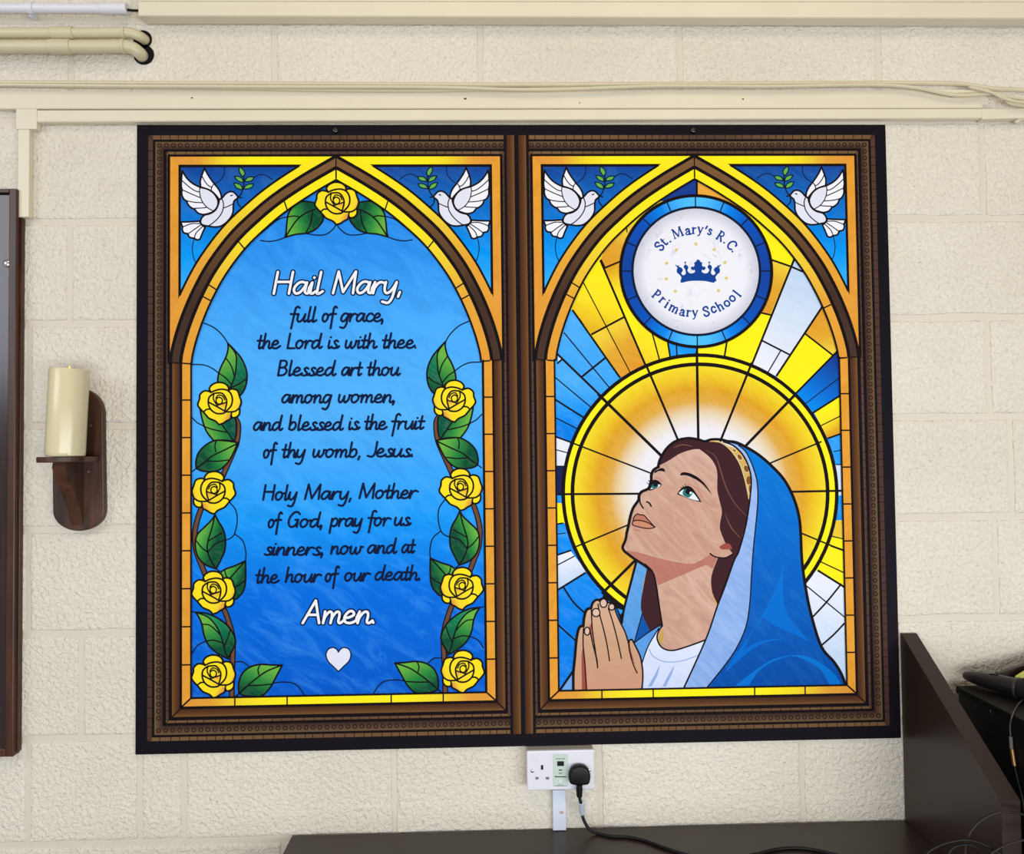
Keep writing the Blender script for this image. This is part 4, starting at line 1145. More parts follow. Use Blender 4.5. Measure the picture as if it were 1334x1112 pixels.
# ---- rose, traced on the one under the point of the left arch
RO = ((340, 190), 6.67); RC = pl(438.95, 265.1)
def rose(root, centre, mirrored=False, scale=0.975, rot=0.0):
    def Tm(p):
        x, z = (p[0] - RC[0]) * scale, (p[1] - RC[1]) * scale
        if mirrored: x = -x
        return (centre[0] + x, centre[1] + z)
    R = Art('printed_rose', root, T=Tm)
    c = lambda s, closed=False: cv(s, *RO, closed=closed)
    out = '585,400* 570,375 590,340 640,318 700,325 735,355 740,385* 770,375 815,390 835,440 850,490 835,540* 835,590 810,620 775,625 762,605* 755,635 720,655 690,675 655,685* 625,655 570,630 545,605 520,575* 490,545 470,510 485,460 490,420 530,390'
    P = c(out, True)
    pf = lambda a, b: lingrad(pl(RO[0][0] + a[0] / 6.67, RO[0][1] + a[1] / 6.67), pl(RO[0][0] + b[0] / 6.67, RO[0][1] + b[1] / 6.67))
    R.fill(P, PETAL, 7, lambda p: (0.9, 0.5))
    R.fill(c('520,575* 545,605 570,630 625,655 655,685* 690,675 720,655 755,635 765,600* 770,588 700,592 640,592 590,565 545,552', True), PETAL, 7.2, pf((730, 640), (600, 585)))
    R.fill(c('835,540* 850,490 835,440 800,400* 775,470 765,520 725,575* 790,570', True), PETAL, 7.2, pf((850, 500), (770, 470)))
    R.fill(c('720,325* 735,355 740,385* 690,377 640,385* 650,350', True), PETAL, 7.2, pf((745, 360), (670, 350)))
    R.fill(c('645,515* 680,505 718,490* 720,510 708,560* 690,570 655,545', True), PETAL, 7.3, pf((700, 500), (660, 640)))
    R.fill(c('568,490* 640,530 715,573* 690,588 635,588 585,555', True), PETAL, 7.3, pf((700, 600), (590, 520)))
    R.stroke(P, 2.0, INK, 7.8, closed=True)
    for s, w in (('583,405 630,385 690,377 745,398 772,455 762,520 715,573', 1.6), ('612,412 570,445 562,500 585,555 635,588 690,588 715,573', 1.6), ('612,412 680,412 718,460 722,505 708,560', 1.5),
                 ('566,490 640,530 715,573', 1.5), ('612,412 606,460 640,520', 1.3), ('657,445 682,462 682,492 658,507 634,492 632,462 657,445', 1.25), ('640,518 668,508 700,498 722,488', 1.3), ('628,455 650,428 688,438 706,470', 1.2),
                 ('520,575 545,553 575,550', 1.5), ('715,575 790,572 835,542', 1.6), ('575,382 580,402', 1.4), ('740,385 742,400', 1.4), ('762,605 768,575', 1.4)):
        R.stroke(c(s), w * 1.2, INK, 8)
    R.build()

# ---- leaves and stem of the left hand vine
VO = (220, 400); V5 = 5.557; EO = (220, 580); FO = (220, 730); F5 = 5.85; CO = (340, 190); C6 = 6.67
LEAVES = [
  (VO, V5, '428,262* 475,310 525,370 560,450 566,520 550,590 510,640 450,610 400,560 358,545 360,490 380,430 415,360 430,300', '428,262 485,340 488,430 475,510 440,595',
    ['415,370 455,430 475,500', '365,480 410,510 455,560', '560,520 510,555 445,585'], (520, 600), (400, 380), '428,262* 475,310 525,370 560,450 560,520* 510,555 450,585* 475,510 488,430 485,340'),
  (VO, V5, '228,740* 245,820 275,900 325,965* 400,962 475,972* 490,900 480,800 400,740 300,740', '385,850 430,910 470,970', ['250,860 320,885 420,905'], (440, 850), (280, 900), '385,850* 430,910 472,968* 488,900 480,800* 430,800'),
  (VO, V5, '500,980* 420,968 335,965 265,1000 215,1055 197,1120 200,1165* 240,1185 310,1190 370,1175 430,1120 470,1050', '500,985 400,1035 310,1080 250,1130 200,1165', ['345,968 335,1000 340,1045', '275,1112 350,1115 430,1105'], (260, 1060), (440, 990), None),
  (EO, V5, '335,500* 360,550 395,610 410,680 405,760 375,830 343,892* 270,865 215,810 193,730 205,650 260,590 310,540', '335,500 315,590 285,690 280,760 310,840 345,893', ['385,632 330,665 290,690', '405,685 340,710 285,770', '200,690 240,740 280,770'], (320, 750), (200, 700), None),
  (EO, V5, '555,835* 480,870 410,895 375,920* 400,1010 470,1110 520,1080 548,1030 557,950', '555,835 505,890 440,965', ['405,900 415,940 435,965', '553,975 515,1005 465,1030'], (520, 960), (400, 900), None),
  (FO, F5, '205,393* 280,400 350,425 420,470 470,520 505,590 505,640 475,700 452,745* 380,710 310,650 270,570 255,490 230,430', '205,393 300,430 370,510 410,610 430,690 455,748', ['250,485 310,490 370,540 385,560', '280,615 340,605 410,625', '470,525 450,590 425,645'], (330, 680), (260, 470), '205,393* 300,430 370,510 410,610 425,645* 450,590 470,520* 420,470 350,425 280,400'),
  (FO, F5, '865,795* 800,795 700,790 620,810 560,860 535,930 535,1000 570,1025 640,1033 710,1028 770,970 815,890', '865,795 750,840 650,910 580,970 510,1035', ['695,795 680,830 688,868', '600,950 690,948 780,940'], (640, 990), (720, 800), None)]
TOPLEAF = (CO, C6, '210,795* 300,770 390,760 460,735 510,690 540,630 500,520 440,490 350,485 285,525 240,590 225,680 220,750', '215,792 300,660 380,590 470,550', ['340,620 290,610 235,618', '390,758 430,680 450,570'], (430, 640), (250, 700), None)
LEADS = [(VO, V5, ['255,115 330,150 390,205 428,262', '168,415 250,418 310,440 362,478', '168,798 205,835 250,858', '200,1165 172,1188']),
         (EO, V5, ['440,410 485,470 495,550 475,640 440,675 405,685', '475,640 535,690 557,770 555,840', '343,893 380,918']),
         (FO, F5, ['180,705 220,645 280,615', '176,390 205,393', '455,748 500,770 560,770 610,805', '790,935 860,925 936,930 985,957 1032,1022', '510,1035 500,1042'])]
TOPLEADS = (CO, C6, ['-2,822 70,830 140,820 210,795', '235,615 150,640 60,710 0,760', '390,760 480,775 560,770 620,730 650,690'])
STEM = [(VO, V5, '468,790 500,840 502,910 490,985 465,1050 435,1120 400,1200 380,1250'), (EO, V5, '240,440 205,545 188,650 200,765 235,860 275,960'), (FO, F5, '400,350 425,380 458,470 486,580 488,700 482,860 480,1043')]
def leaf(root, L, Tm):
    o, k, out, rib, veins, a, b, dark = L
    A = Art('printed_leaf', root, T=Tm)
    P = cv(out, o, k, True)
    pa = pl(o[0] + a[0] / k, o[1] + a[1] / k); pb = pl(o[0] + b[0] / k, o[1] + b[1] / k)
    A.fill(P, LEAFM, 5, lingrad(pa, pb))
    if dark: A.fill(cv(dark, o, k, True), LEAFD, 5.3, lingrad(pa, pb))
    A.stroke(P, 1.8, INK, 5.6, closed=True); A.stroke(cv(rib, o, k), 1.6, INK, 5.8)
    for v in veins: A.stroke(cv(v, o, k), 1.4, INK, 5.8)
    A.build()
def vine(root, Tm):
    S = Art('printed_stem', root, T=Tm)
    for o, k, s in STEM:
        P = cv(s, o, k); S.stroke(P, 6.6, INK, 3.4, cap=False); S.stroke(P, 4.4, STEMC, 3.7, cap=False)
    S.build()
    C = Art('printed_lead_lines', root, T=Tm)
    for o, k, ls in LEADS:
        for s in ls: C.stroke(cv(s, o, k), 1.3, INKB, 3)
    C.build()
    for L in LEAVES: leaf(root, L, Tm)

# ================================================================== left panel
AL = -AXW - 0.0005
Tid = lambda p: p
mL = mirror(AL)
GL = frame_art(PL, None, 3)
BG = Art('printed_blue_glass', PL, label='blue glass ground behind the prayer')
arc = arch_curve(-13.4)
half = list(arc) + [(-PW + 0.1195, 0.16), (-PW + 0.1195, -PH + 0.119)]
full = half + [mL(p) for p in half[::-1]]
BG.fill(full, BLUEGLASS, 1, vert(-0.57, 0.56))
BG.build()
arch_art(GL, Tid, tick_ix[:4]); arch_art(GL, mL, tick_ix[:4]); GL.build()
dove(PL, Tid, 'white dove facing right'); dove(PL, mL, 'white dove facing left')
vine(PL, Tid); vine(PL, mL)
leaf(PL, TOPLEAF, Tid); leaf(PL, TOPLEAF, mL)
C = Art('printed_lead_lines', PL)
for T_ in (Tid, mL):
    C.T = T_
    for s in TOPLEADS[2]: C.stroke(cv(s, TOPLEADS[0], TOPLEADS[1]), 1.3, INKB, 3)
C.build()
rose(PL, pl(438.95, 265.1), scale=1.0)
for (u, v, mr) in ((286.3, 525.4, False), (278.8, 641.5, True), (278.5, 771.5, False), (278.5, 880.6, False)):
    c0 = pl(u, v); rose(PL, c0, mr); rose(PL, mL(c0), not mr)

# ---- joined handwriting, drawn as pen strokes (x-height 1)
GLY = {
 'a': (.95, ['.72,.82 .55,.98 .3,.95 .1,.62 .06,.28 .2,.02 .42,.1 .62,.5 .74,.95* .71,.5 .73,.12 .88,.02 1.02,.2']),
 'b': (.86, ['.1,1.85* .1,.12*', '.1,.5 .3,.93 .55,.95 .68,.6 .6,.2 .36,.0 .1,.12']),
 'c': (.74, ['.66,.82 .48,.98 .25,.92 .07,.55 .12,.15 .36,.0 .58,.08 .8,.28']),
 'd': (.95, ['.72,.82 .52,.98 .28,.93 .08,.58 .08,.2 .24,.0 .46,.15 .66,.6 .76,1.85* .71,.5 .74,.1 .88,.02 1.02,.2']),
 'e': (.8, ['.06,.42 .35,.48 .58,.7 .46,.97 .24,.92 .07,.52 .14,.12 .38,.0 .62,.08 .84,.3']),
 'f': (.6, ['.68,1.72 .52,1.88 .36,1.72 .32,1.3 .26,-.85*', '.0,.95* .68,.95*']),
 'g': (.86, ['.72,.82 .5,.98 .25,.92 .08,.56 .08,.18 .24,.0 .44,.12 .64,.55 .74,.95* .68,.2 .62,-.45 .42,-.82 .1,-.72']),
 'h': (.86, ['.12,1.85* .1,.0* .16,.45 .36,.88 .56,.9 .63,.6 .62,.14 .75,.0 .94,.2']),
 'i': (.38, ['.1,.95* .09,.16 .2,.0 .4,.2', '.16,1.36* .17,1.38*']),
 'l': (.42, ['.12,1.85* .1,.2 .2,.0 .42,.2']),
 'm': (1.2, ['.08,.95* .08,.0* .13,.5 .31,.9 .46,.88 .52,.6 .51,.0* .56,.5 .74,.9 .9,.88 .95,.6 .95,.13 1.07,.0 1.24,.2']),
 'n': (.86, ['.08,.95* .08,.0* .13,.45 .33,.88 .53,.9 .61,.6 .6,.13 .73,.0 .92,.2']),
 'o': (.9, ['.6,.86 .42,.98 .17,.85 .06,.45 .2,.04 .44,.03 .64,.35 .66,.68 .5,.96', '.6,.85 .74,.78 .94,.86']),
 'p': (.82, ['.1,.95* .06,-.85*', '.1,.5 .3,.92 .55,.95 .7,.6 .6,.15 .36,.0 .1,.15']),
 'r': (.66, ['.08,.95* .08,.0* .12,.45 .28,.84 .46,.95 .68,.84']),
 's': (.66, ['.56,.84 .4,.98 .22,.84 .3,.58 .48,.35 .44,.06 .22,.0 .02,.1', '.44,.06 .6,.06 .74,.26']),
 't': (.5, ['.22,1.6* .18,.2 .3,.0 .5,.2', '-.04,.96* .5,.96*']),
 'u': (.9, ['.08,.95* .06,.3 .2,.0 .42,.12 .6,.55 .68,.95* .64,.2 .75,.0 .94,.2']),
 'w': (1.12, ['.06,.95* .06,.3 .2,.0 .4,.2 .52,.8* .54,.2 .7,.0 .92,.38 .96,.92', '.94,.9 1.15,.86']),
 'y': (.86, ['.06,.95* .06,.35 .2,.02 .42,.15 .6,.55 .7,.95* .65,.2 .58,-.45 .4,-.82 .06,-.72']),
 'A': (1.1, ['.0,.0* .52,1.85* .95,.0*', '.2,.68* .78,.68*']),
 'B': (1.0, ['.1,1.85* .1,.0*', '.1,1.85 .55,1.82 .72,1.45 .55,1.05 .1,.98', '.1,.98 .6,.95 .82,.52 .6,.08 .1,.0']),
 'G': (1.12, ['.98,1.6 .75,1.88 .42,1.76 .14,1.15 .12,.45 .34,.02 .62,.08 .82,.4 .92,.92* .9,.0*', '.66,.9* .92,.92*']),
 'H': (1.18, ['.1,1.85* .1,.0*', '.98,1.85* .98,.0*', '.1,1.0* .98,1.0*']),
 'J': (.86, ['.76,1.85* .73,.4 .5,.0 .14,.1']),
 'L': (.82, ['.12,1.85* .1,.0* .78,.0*']),
 'M': (1.42, ['.08,.0* .18,1.85* .66,.1* 1.2,1.85* 1.26,.0*']),
 ',': (.3, ['.14,.1* .08,-.3*']), '.': (.28, ['.12,.04* .13,.05*'])}
SLANT = 0.13
def word_strokes(w):
    x = 0.0; out = []; prev = None
    for ch in w:
        adv, ss = GLY[ch]
        if prev in tuple('acdehilmnstu') and ch in 'imnruwy':
            out.append([(x - .03 + SLANT * .2, .18), (x + .03, .45), (x + .09 + SLANT * .9, .93)])
        for s in ss:
            P = []; Cn = []
            for t in s.split():
                c = t.endswith('*'); a, b = t.rstrip('*').split(','); a, b = float(a), float(b)
                P.append((x + a + SLANT * b, b)); Cn.append(c)
            out.append(smooth(P, Cn, False, 5))
        x += adv; prev = ch
    return out
def put_word(A, w, u0, u1, vb, xh, width, m, layer, outline=None):
    S = word_strokes(w)
    a = min(p[0] for s in S for p in s); b = max(p[0] for s in S for p in s)
    hw = width / 2 + (outline[0] if outline else 0)
    sx = (u1 - u0 - 2 * hw) / (b - a)
    for s in S:
        P = [pl(u0 + hw + (p[0] - a) * sx, vb - hw * 0.6 - p[1] * xh) for p in s]
        if outline: A.stroke(P, width + 2 * outline[0], outline[1], layer)
        A.stroke(P, width, m, layer + 1)
LINES = [
 ([('Hail', 353.4, 424, 384.5), ('Mary,', 430.5, 524.5, 384)], 15.2, 3.3, True),
 ([('full', 377.6, 413.8, 419.8), ('of', 419, 440.5, 419.6), ('grace,', 442, 500, 419.4)], 10.4, 2.75, False),
 ([('the', 334.5, 366.4, 454.6), ('Lord', 373.3, 420.9, 454.4), ('is', 426.7, 443.4, 454.3), ('with', 449, 492.5, 454.2), ('thee.', 497.4, 542.6, 454)], 10.4, 2.75, False),
 ([('Blessed', 361, 438.8, 489.8), ('art', 444.3, 473.4, 489.6), ('thou', 477.6, 522.6, 489.5)], 10.4, 2.75, False),
 ([('among', 366.4, 433.2, 525.2), ('women,', 440, 514.8, 524.8)], 10.4, 2.75, False),
 ([('and', 329.5, 369.5, 561), ('blessed', 375.4, 448.4, 560.8), ('is', 453.6, 470, 560), ('the', 474.3, 505.4, 559.8), ('fruit', 509.4, 554.6, 559.4)], 10.4, 2.75, False),
 ([('of', 342.5, 362.5, 596.8), ('thy', 366.7, 398.8, 596.4), ('womb,', 406.9, 469.8, 596), ('Jesus.', 477.6, 538.2, 595.4)], 10.4, 2.75, False),
 ([('Holy', 341.6, 388.2, 651.6), ('Mary,', 396, 458.2, 650.8), ('Mother', 467, 545.8, 649.6)], 10.4, 2.75, False),
 ([('of', 348.7, 369, 687.6), ('God,', 374.8, 420.4, 687), ('pray', 428, 473, 686), ('for', 478.8, 510.4, 685.2), ('us', 513, 536.6, 684.8)], 10.4, 2.75, False),
 ([('sinners,', 343.5, 421.4, 723.4), ('now', 430, 474.4, 722), ('and', 478, 518, 721), ('at', 522.6, 542.4, 720.4)], 10.4, 2.75, False),
 ([('the', 332.6, 364.8, 759.6), ('hour', 371, 420, 758.6), ('of', 423, 443.2, 757.8), ('our', 448.3, 483.8, 757), ('death.', 487.8, 547.8, 756)], 10.4, 2.75, False),
 ([('Amen.', 391, 490, 813.2)], 15.8, 3.3, True)]
for words, xh, wd, big in LINES:
    A = Art('printed_lettering', PL, label='white outlined lettering' if big else 'dark navy lettering')
    for w, u0, u1, vb in words:
        if big: put_word(A, w, u0, u1, vb, xh, wd, WHT, 5, (1.8, TEXT))
        else: put_word(A, w, u0, u1, vb, xh, wd, TEXT, 5)
    A.build()
A = Art('printed_heart', PL, label='small white heart')
P = cv('658,1012* 600,955 535,890 508,810 535,745 590,722 635,742 658,778* 685,740 730,722 785,745 808,810 785,885 715,955', (370, 765), 9.264, True)
A.fill(P, DOVES, 5); A.stroke(P, 1.6, TEXT, 5.5, closed=True); A.build()
# ================================================================== right panel
DXR = 2 * AXW
R1 = shift(DXR); R2 = mirshift(AL, DXR)
m0 = mirror(0.0)
GR = frame_art(PR, m0, 11)
arch_art(GR, R1, tick_ix[2:4]); arch_art(GR, R2, tick_ix[4:5]); GR.build()
dove(PR, R1, 'white dove facing right'); dove(PR, R2, 'white dove facing left')

YEL = ramp_mat('print ray yellow', [(0.0, (255, 238, 24)), (0.5, (250, 224, 36)), (1.0, (222, 160, 36))], 0.08, (10, 30), 0.4, (255, 232, 120))
ORG = ramp_mat('print ray orange', [(0.0, (224, 150, 40)), (0.6, (226, 168, 46)), (1.0, (240, 206, 56))], 0.18, (12, 40), 0.6, (246, 200, 110))
RBLUE = ramp_mat('print ray blue', [(0.0, (0, 126, 232)), (0.45, (24, 150, 246)), (1.0, (74, 172, 250))], 0.2, (8, 26), 0.6, (150, 212, 255))
DBLUE = ramp_mat('print ray deep blue', [(0.0, (0, 138, 238)), (0.5, (8, 100, 200)), (1.0, (20, 58, 140))])
PALE = ramp_mat('print pale lavender glass', [(0.0, (232, 234, 248)), (1.0, (190, 212, 240))], 0.14, (6, 20), 0.6)
NAVYP = flat('navy pane', 22, 34, 84)
ORGP = flat('orange pane', 236, 168, 62)
DKB = flat('dark blue pane', 24, 62, 148)

# base of the whole window
S = Art('printed_sunburst', PR, label='yellow, blue and white rays around the halo')
arc = [R1(p) for p in arch_curve(-13.4)]
AR = AL + DXR
mR = mirror(AR)
half = list(arc) + [R1((-PW + 0.1195, 0.16)), R1((-PW + 0.1195, -PH + 0.119))]
full = half + [mR(p) for p in half[::-1]]
S.fill(full, RBLUE, 1, vert(-0.45, 0.25))
def pane(s, m, uvf=None, layer=2): S.fill(poly(s), m, layer, uvf)
def lg(u0, v0, u1, v1): return lingrad(pl(u0, v0), pl(u1, v1))
pane('908,215 800,300 750,370 738,400 745.8,403.7 807.8,490 841,476 908,470', YEL, lg(800, 380, 760, 470))
pane('745.8,403.7 740,395 771,435 771.2,435.2 813.2,412.7 790,340 782,339 745,390', YEL, lg(800, 350, 765, 440))
pane('771.2,435.2 813.2,412.7 841,476 820,500 807.8,490', ORG, lg(830, 480, 795, 430), 2.3)
pane('782.7,338 787.8,348.7 830,336 830,290 816,296 790,320', ORG, lg(790, 345, 815, 300), 2.3)
pane('787.8,348.7 830,336 830,440 815,415', YEL, lg(830, 400, 800, 345), 2.3)
pane('908,440 870,440 869.9,448.7 873,466 908,470', RBLUE, lambda p: (0.45, .5), 2.4)
pane('908,225 908,262 860,262 840,275 860,250', DKB, None, 2.4)
pane('908,225 908,262 960,270 985,285 940,250', ORGP, None, 2.4)
pane('908,440 908,470 979.9,473.5 1006,410 1034,340 1042,320 1004,277 978,256 965,252 975,300', YEL, lambda p: (0.0, .5), 2.2)
pane('1007.8,339.2 1030,347 1003.3,410 993.4,407.9 980,360', ORG, lg(995, 405, 1020, 345), 2.4)
pane('1034,338 979.9,473.5 978,480 1011.3,489.7 1075,393 1060,360', PALE, lg(1000, 470, 1055, 370), 2.4)
pane('1068.9,402.5 1049,434.8 1085,462.7 1100,450 1085,400', ORG, lg(1060, 410, 1080, 460), 2.4)
pane('1049,434.8 1085,462.7 1089.6,459 1036,513 1020,500 1011.3,489.7', YEL, lambda p: (0.05, .5), 2.4)
pane('1089.6,459 1036.5,513 1060.3,536.8 1100,512 1105,450', DBLUE, lg(1045, 525, 1090, 470), 2.4)
pane('1060.3,536.8 1100,512 1105,562 1078,570.9', YEL, lg(1070, 535, 1088, 562), 2.4)
pane('1093.9,605 1080,605 1085,645 1105,645 1105,605', PALE, None, 2.4)
pane('1085,677.8 1104,677 1104,768 1067,743.7 1040,740', YEL, lambda p: (0.05, .5), 2.4)
pane('1086,678 1104,677 1104,700 1080,699', ORG, lambda p: (0.9, .5), 2.5)
pane('1067,743.7 1104,767 1104,894 1080,894 1040,800 1046,740', PALE, lg(1060, 760, 1095, 880), 2.4)
pane('742,575.4 725,569 718,569 718,607 745,607', PALE, lambda p: (0.0, .5), 2.4)
pane('718,607 745,607 745,645 718,645', NAVYP, None, 2.4)
pane('720,655 740,655 740,681 720,681.8', YEL, lambda p: (0.0, .5), 2.4)
pane('728.8,721.3 743,716.9 765,745 761,746.5 728,767 716,770 716,726', PALE, lg(735, 730, 745, 760), 2.4)
pane('727,462 732.6,467.6 727,472.8', PALE, None, 2.4)
# second blue ray a little brighter
pane('716,455 725.7,460.7 782,515 742,575.4 725.7,569.5 716,566', RBLUE, lg(740, 560, 745, 500), 2.2)
BL = [('782,339 841,476', 2.4), ('745.8,403.7 807.8,492', 2.2), ('770.2,435.7 814.2,412.2', 2.2), ('760,368 823,489', 1.2), ('787.5,349 805,341.7 812,339', 2), ('782.7,338 788,349', 2), ('816,296 817,303', 1.2),
      ('848,428 860,472', 1.6), ('869.9,446 873,465', 2), ('881,448 882,466', 1.6), ('907.6,225 907.8,262', 2.2), ('908,450 908,465', 2.6),
      ('947.5,441 943.6,465', 2), ('1036,334 979.9,473.5 978,478', 2.4), ('1072,398 1011.3,489.7', 2.4), ('991.6,443 1028.4,461.8', 2.0), ('1017,456.5 1000,485.5', 1.4), ('1001,337 1030,347 1046,354', 2.2),
      ('987,406.5 1005,410.4', 2), ('1048,434 1086,463.5', 2), ('1094,454 1036,513', 2.2), ('1056,539.5 1096,514', 2.2), ('1046,528 1096,490', 1.0), ('1078,570.9 1096,564.5', 2), ('1066,556 1096,541', 1.2),
      ('1086,588 1096,586', 1.0), ('1089,605 1096,605', 1.2), ('1082,710.5 1100,717', 2.2), ('1082,698 1100,702', 1.3), ('1066,730 1100,746', 1.4), ('1065,742.5 1104,767', 2.4), ('1050.6,762.9 1102,805', 1.4),
      ('725.7,460.7 784,517', 2.4), ('758.4,490.3 789,465.6', 2.2), ('734.6,433 794,505', 1.3), ('725.7,473.5 732.6,467.6', 2), ('722,490.5 773,533', 1.3), ('722,519.5 764,546', 2), ('722,543 755,560', 1.3), ('722,568 744,576', 2),
      ('722,585 741,590', 1.2), ('722,607 738,607', 1.2), ('722,683 734,681', 1.6), ('722,696 737,694', 1.0), ('722,724 744,716.5', 2), ('722,738 748.5,724', 1.3), ('722,771 763,745.5', 2.2), ('722,809 753,837', 1.8),
      ('728.5,900 747,873', 2.6)]
for s, w in BL: S.stroke(poly(s), w, INK, 3, cap=False)
for s, w in (('733.5,763.5 747,784 764,800', 1.9), ('1096,760 1077,783.5 1056,806', 2.0), ('1100,811.4 1085.9,826.3 1069.5,840.7', 2.0)):
    S.stroke(cv(s), w, INK, 3, cap=False)
S.fill(poly('728.5,900 746,874 746,900'), flat('pale blue cloth', 110, 166, 232), 2.6)
S.build()

# halo
H = Art('printed_halo', PR, label='golden halo with black lead rings and spokes')
HC = pl(912.6, 641.2)
HALO = ramp_mat('print halo glow', [(0.0, (238, 236, 246)), (0.50, (236, 232, 240)), (0.60, (232, 214, 186)), (0.70, (222, 168, 72)), (0.80, (222, 160, 34)), (0.89, (236, 194, 36)), (1.0, (244, 224, 40))], 0.16, (16, 60), 0.75, (246, 214, 120))
N = 96
# radii measured in metres on the wall
def cir(r, n=N): return [(HC[0] + r * math.cos(2 * PI * i / n), HC[1] + r * math.sin(2 * PI * i / n)) for i in range(n + 1)]
RH = 0.2885
rr_ = [0.05, 0.09, 0.12, 0.15, 0.18, 0.21, 0.24, 0.265, RH]
S0 = cir(1e-4)
prev = S0
for r in rr_:
    c = cir(r)
    H.src = c
    strip(H, prev, c, HALO, 4, lambda p: (math.hypot(p[0] - HC[0], p[1] - HC[1]) / RH, .5)); prev = c
strip(H, cir(0.2895), cir(0.3062), flat('halo rim yellow', 255, 236, 30), 4)
H.stroke(cir(0.2860)[:-1], 4.4, INK, 4.6, closed=True); H.stroke(cir(0.3066)[:-1], 4.2, INK, 4.6, closed=True)
for s, w in (('907.7,458 909.7,580', 3), ('841,474 887,582', 2.6), ('779,513 866,598', 3.4), ('741,575 850,617', 1.8), ('728,643.5 836,642.8', 2.4), ('745.8,713.6 818,683.5', 1.8), ('784,773 830,727', 3.2),
             ('979.5,472 936,580', 2.6), ('1037,512.5 966,586', 3.2), ('1070,575 996,606', 1.8), ('1025,640.4 1096,639', 2.4), ('1036,691 1083,710.5', 1.8)):
    H.stroke(poly(s), w, INK, 4.8, cap=False)
H.build()

# ---- the round school badge
B = Art('printed_badge', PR, label='round white marble school badge with a blue ring')
BC = pl(906.9, 353.2)
BCZ = lambda r, a: (BC[0] + r * math.sin(a), BC[1] + r * math.cos(a))
def bc(r, n=96): return [BCZ(r, 2 * PI * i / n) for i in range(n + 1)]
RO_, RI_ = 100.6 * K, 85.2 * K
BRING = ramp_mat('print badge ring blue', [(0.0, (16, 66, 158)), (0.45, (8, 84, 190)), (0.75, (6, 130, 234)), (1.0, (78, 190, 255))])
def ringu(p):
    a = math.atan2(p[0] - BC[0], p[1] - BC[1]); return (abs(math.cos(a)) ** 2.2, .5)
strip(B, bc(RI_), bc(RO_), BRING, 9, ringu)
B.stroke(bc(RO_ + 0.3 * K)[:-1], 3.6, INK, 9.5, closed=True)
for k in range(16):
    a = k * PI / 8 + 0.005; B.stroke([BCZ(RI_, a), BCZ(RO_, a)], 1.4, INKB, 9.4, cap=False)
def marble():
    m = bpy.data.materials.new('print white marble'); m.use_nodes = True
    nt = m.node_tree; b = nt.nodes['Principled BSDF']; b.inputs['Roughness'].default_value = .6; b.inputs['Specular IOR Level'].default_value = .05
    tc = nt.nodes.new('ShaderNodeTexCoord'); sp = nt.nodes.new('ShaderNodeSeparateXYZ'); nt.links.new(tc.outputs['UV'], sp.inputs[0])
    cr = nt.nodes.new('ShaderNodeValToRGB'); e = cr.color_ramp.elements
    e[0].position = 0.0; e[0].color = rgb(240, 239, 246); e[1].position = 1.0; e[1].color = rgb(196, 196, 214)
    k = e.new(0.78); k.color = rgb(236, 235, 244)
    nt.links.new(sp.outputs['X'], cr.inputs['Fac'])
    n = nt.nodes.new('ShaderNodeTexNoise'); n.inputs['Scale'].default_value = 13; n.inputs['Detail'].default_value = 8; n.inputs['Roughness'].default_value = .6; n.inputs['Distortion'].default_value = .8
    nt.links.new(tc.outputs['Object'], n.inputs['Vector'])
    s = nt.nodes.new('ShaderNodeMath'); s.operation = 'SUBTRACT'; s.inputs[1].default_value = .5; nt.links.new(n.outputs['Fac'], s.inputs[0])
    ab = nt.nodes.new('ShaderNodeMath'); ab.operation = 'ABSOLUTE'; nt.links.new(s.outputs[0], ab.inputs[0])
    r = nt.nodes.new('ShaderNodeMapRange'); r.inputs['From Max'].default_value = .012; r.inputs['To Min'].default_value = .55; r.inputs['To Max'].default_value = 0
    nt.links.new(ab.outputs[0], r.inputs['Value'])
    n2 = nt.nodes.new('ShaderNodeTexNoise'); n2.inputs['Scale'].default_value = 22; nt.links.new(tc.outputs['Object'], n2.inputs['Vector'])
    r2 = nt.nodes.new('ShaderNodeMapRange'); r2.inputs['From Min'].default_value = .48; r2.inputs['From Max'].default_value = .66; nt.links.new(n2.outputs['Fac'], r2.inputs['Value'])
    mu = nt.nodes.new('ShaderNodeMath'); mu.operation = 'MULTIPLY'; nt.links.new(r.outputs[0], mu.inputs[0]); nt.links.new(r2.outputs[0], mu.inputs[1])
    mx = nt.nodes.new('ShaderNodeMix'); mx.data_type = 'RGBA'; mx.inputs['B'].default_value = rgb(150, 154, 184)
    nt.links.new(mu.outputs[0], mx.inputs['Factor']); nt.links.new(cr.outputs['Color'], mx.inputs['A']); nt.links.new(mx.outputs['Result'], b.inputs['Base Color'])
    return m
MARB = marble()
prev = bc(1e-4)
for r in (0.3, 0.6, 0.75, 0.85, 0.93, 1.0):
    c = bc(r * RI_)
    strip(B, prev, c, MARB, 9, lambda p: (min(1, math.hypot(p[0] - BC[0], p[1] - BC[1]) / RI_), .5)); prev = c
B.stroke(bc(RI_)[:-1], 2.8, INKB, 9.5, closed=True)
badge = B.build()
NAVY = flat('badge blue', 18, 66, 150)
GOLDS = flat('star gold', 222, 194, 74)
ZO, ZS = (830, 280), 7.4125
def zp(x, y): return pl(ZO[0] + x / ZS, ZO[1] + y / ZS)
C = Art('printed_crown', PR, badge, label='blue crown')
cl = '415,640* 425,605 405,575 385,560 380,535 388,510* 368,486 370,480* 392,492 405,480* 403,500 425,510 440,530 432,550* 425,565 440,582 462,575 468,555* 462,530 456,505 470,488 478,486*'
cl2 = '490,500 490,520 482,535* 500,560 530,565 556,550 552,530* 535,535 516,515 530,498* 545,500 552,480 545,462* 562,455 579,430*'
half_c = (cl + ' ' + cl2)
Pc, Cc = rd(half_c, ZO, ZS)
cxm = zp(579, 0)[0]
lp = smooth(Pc, Cc, False, 4)
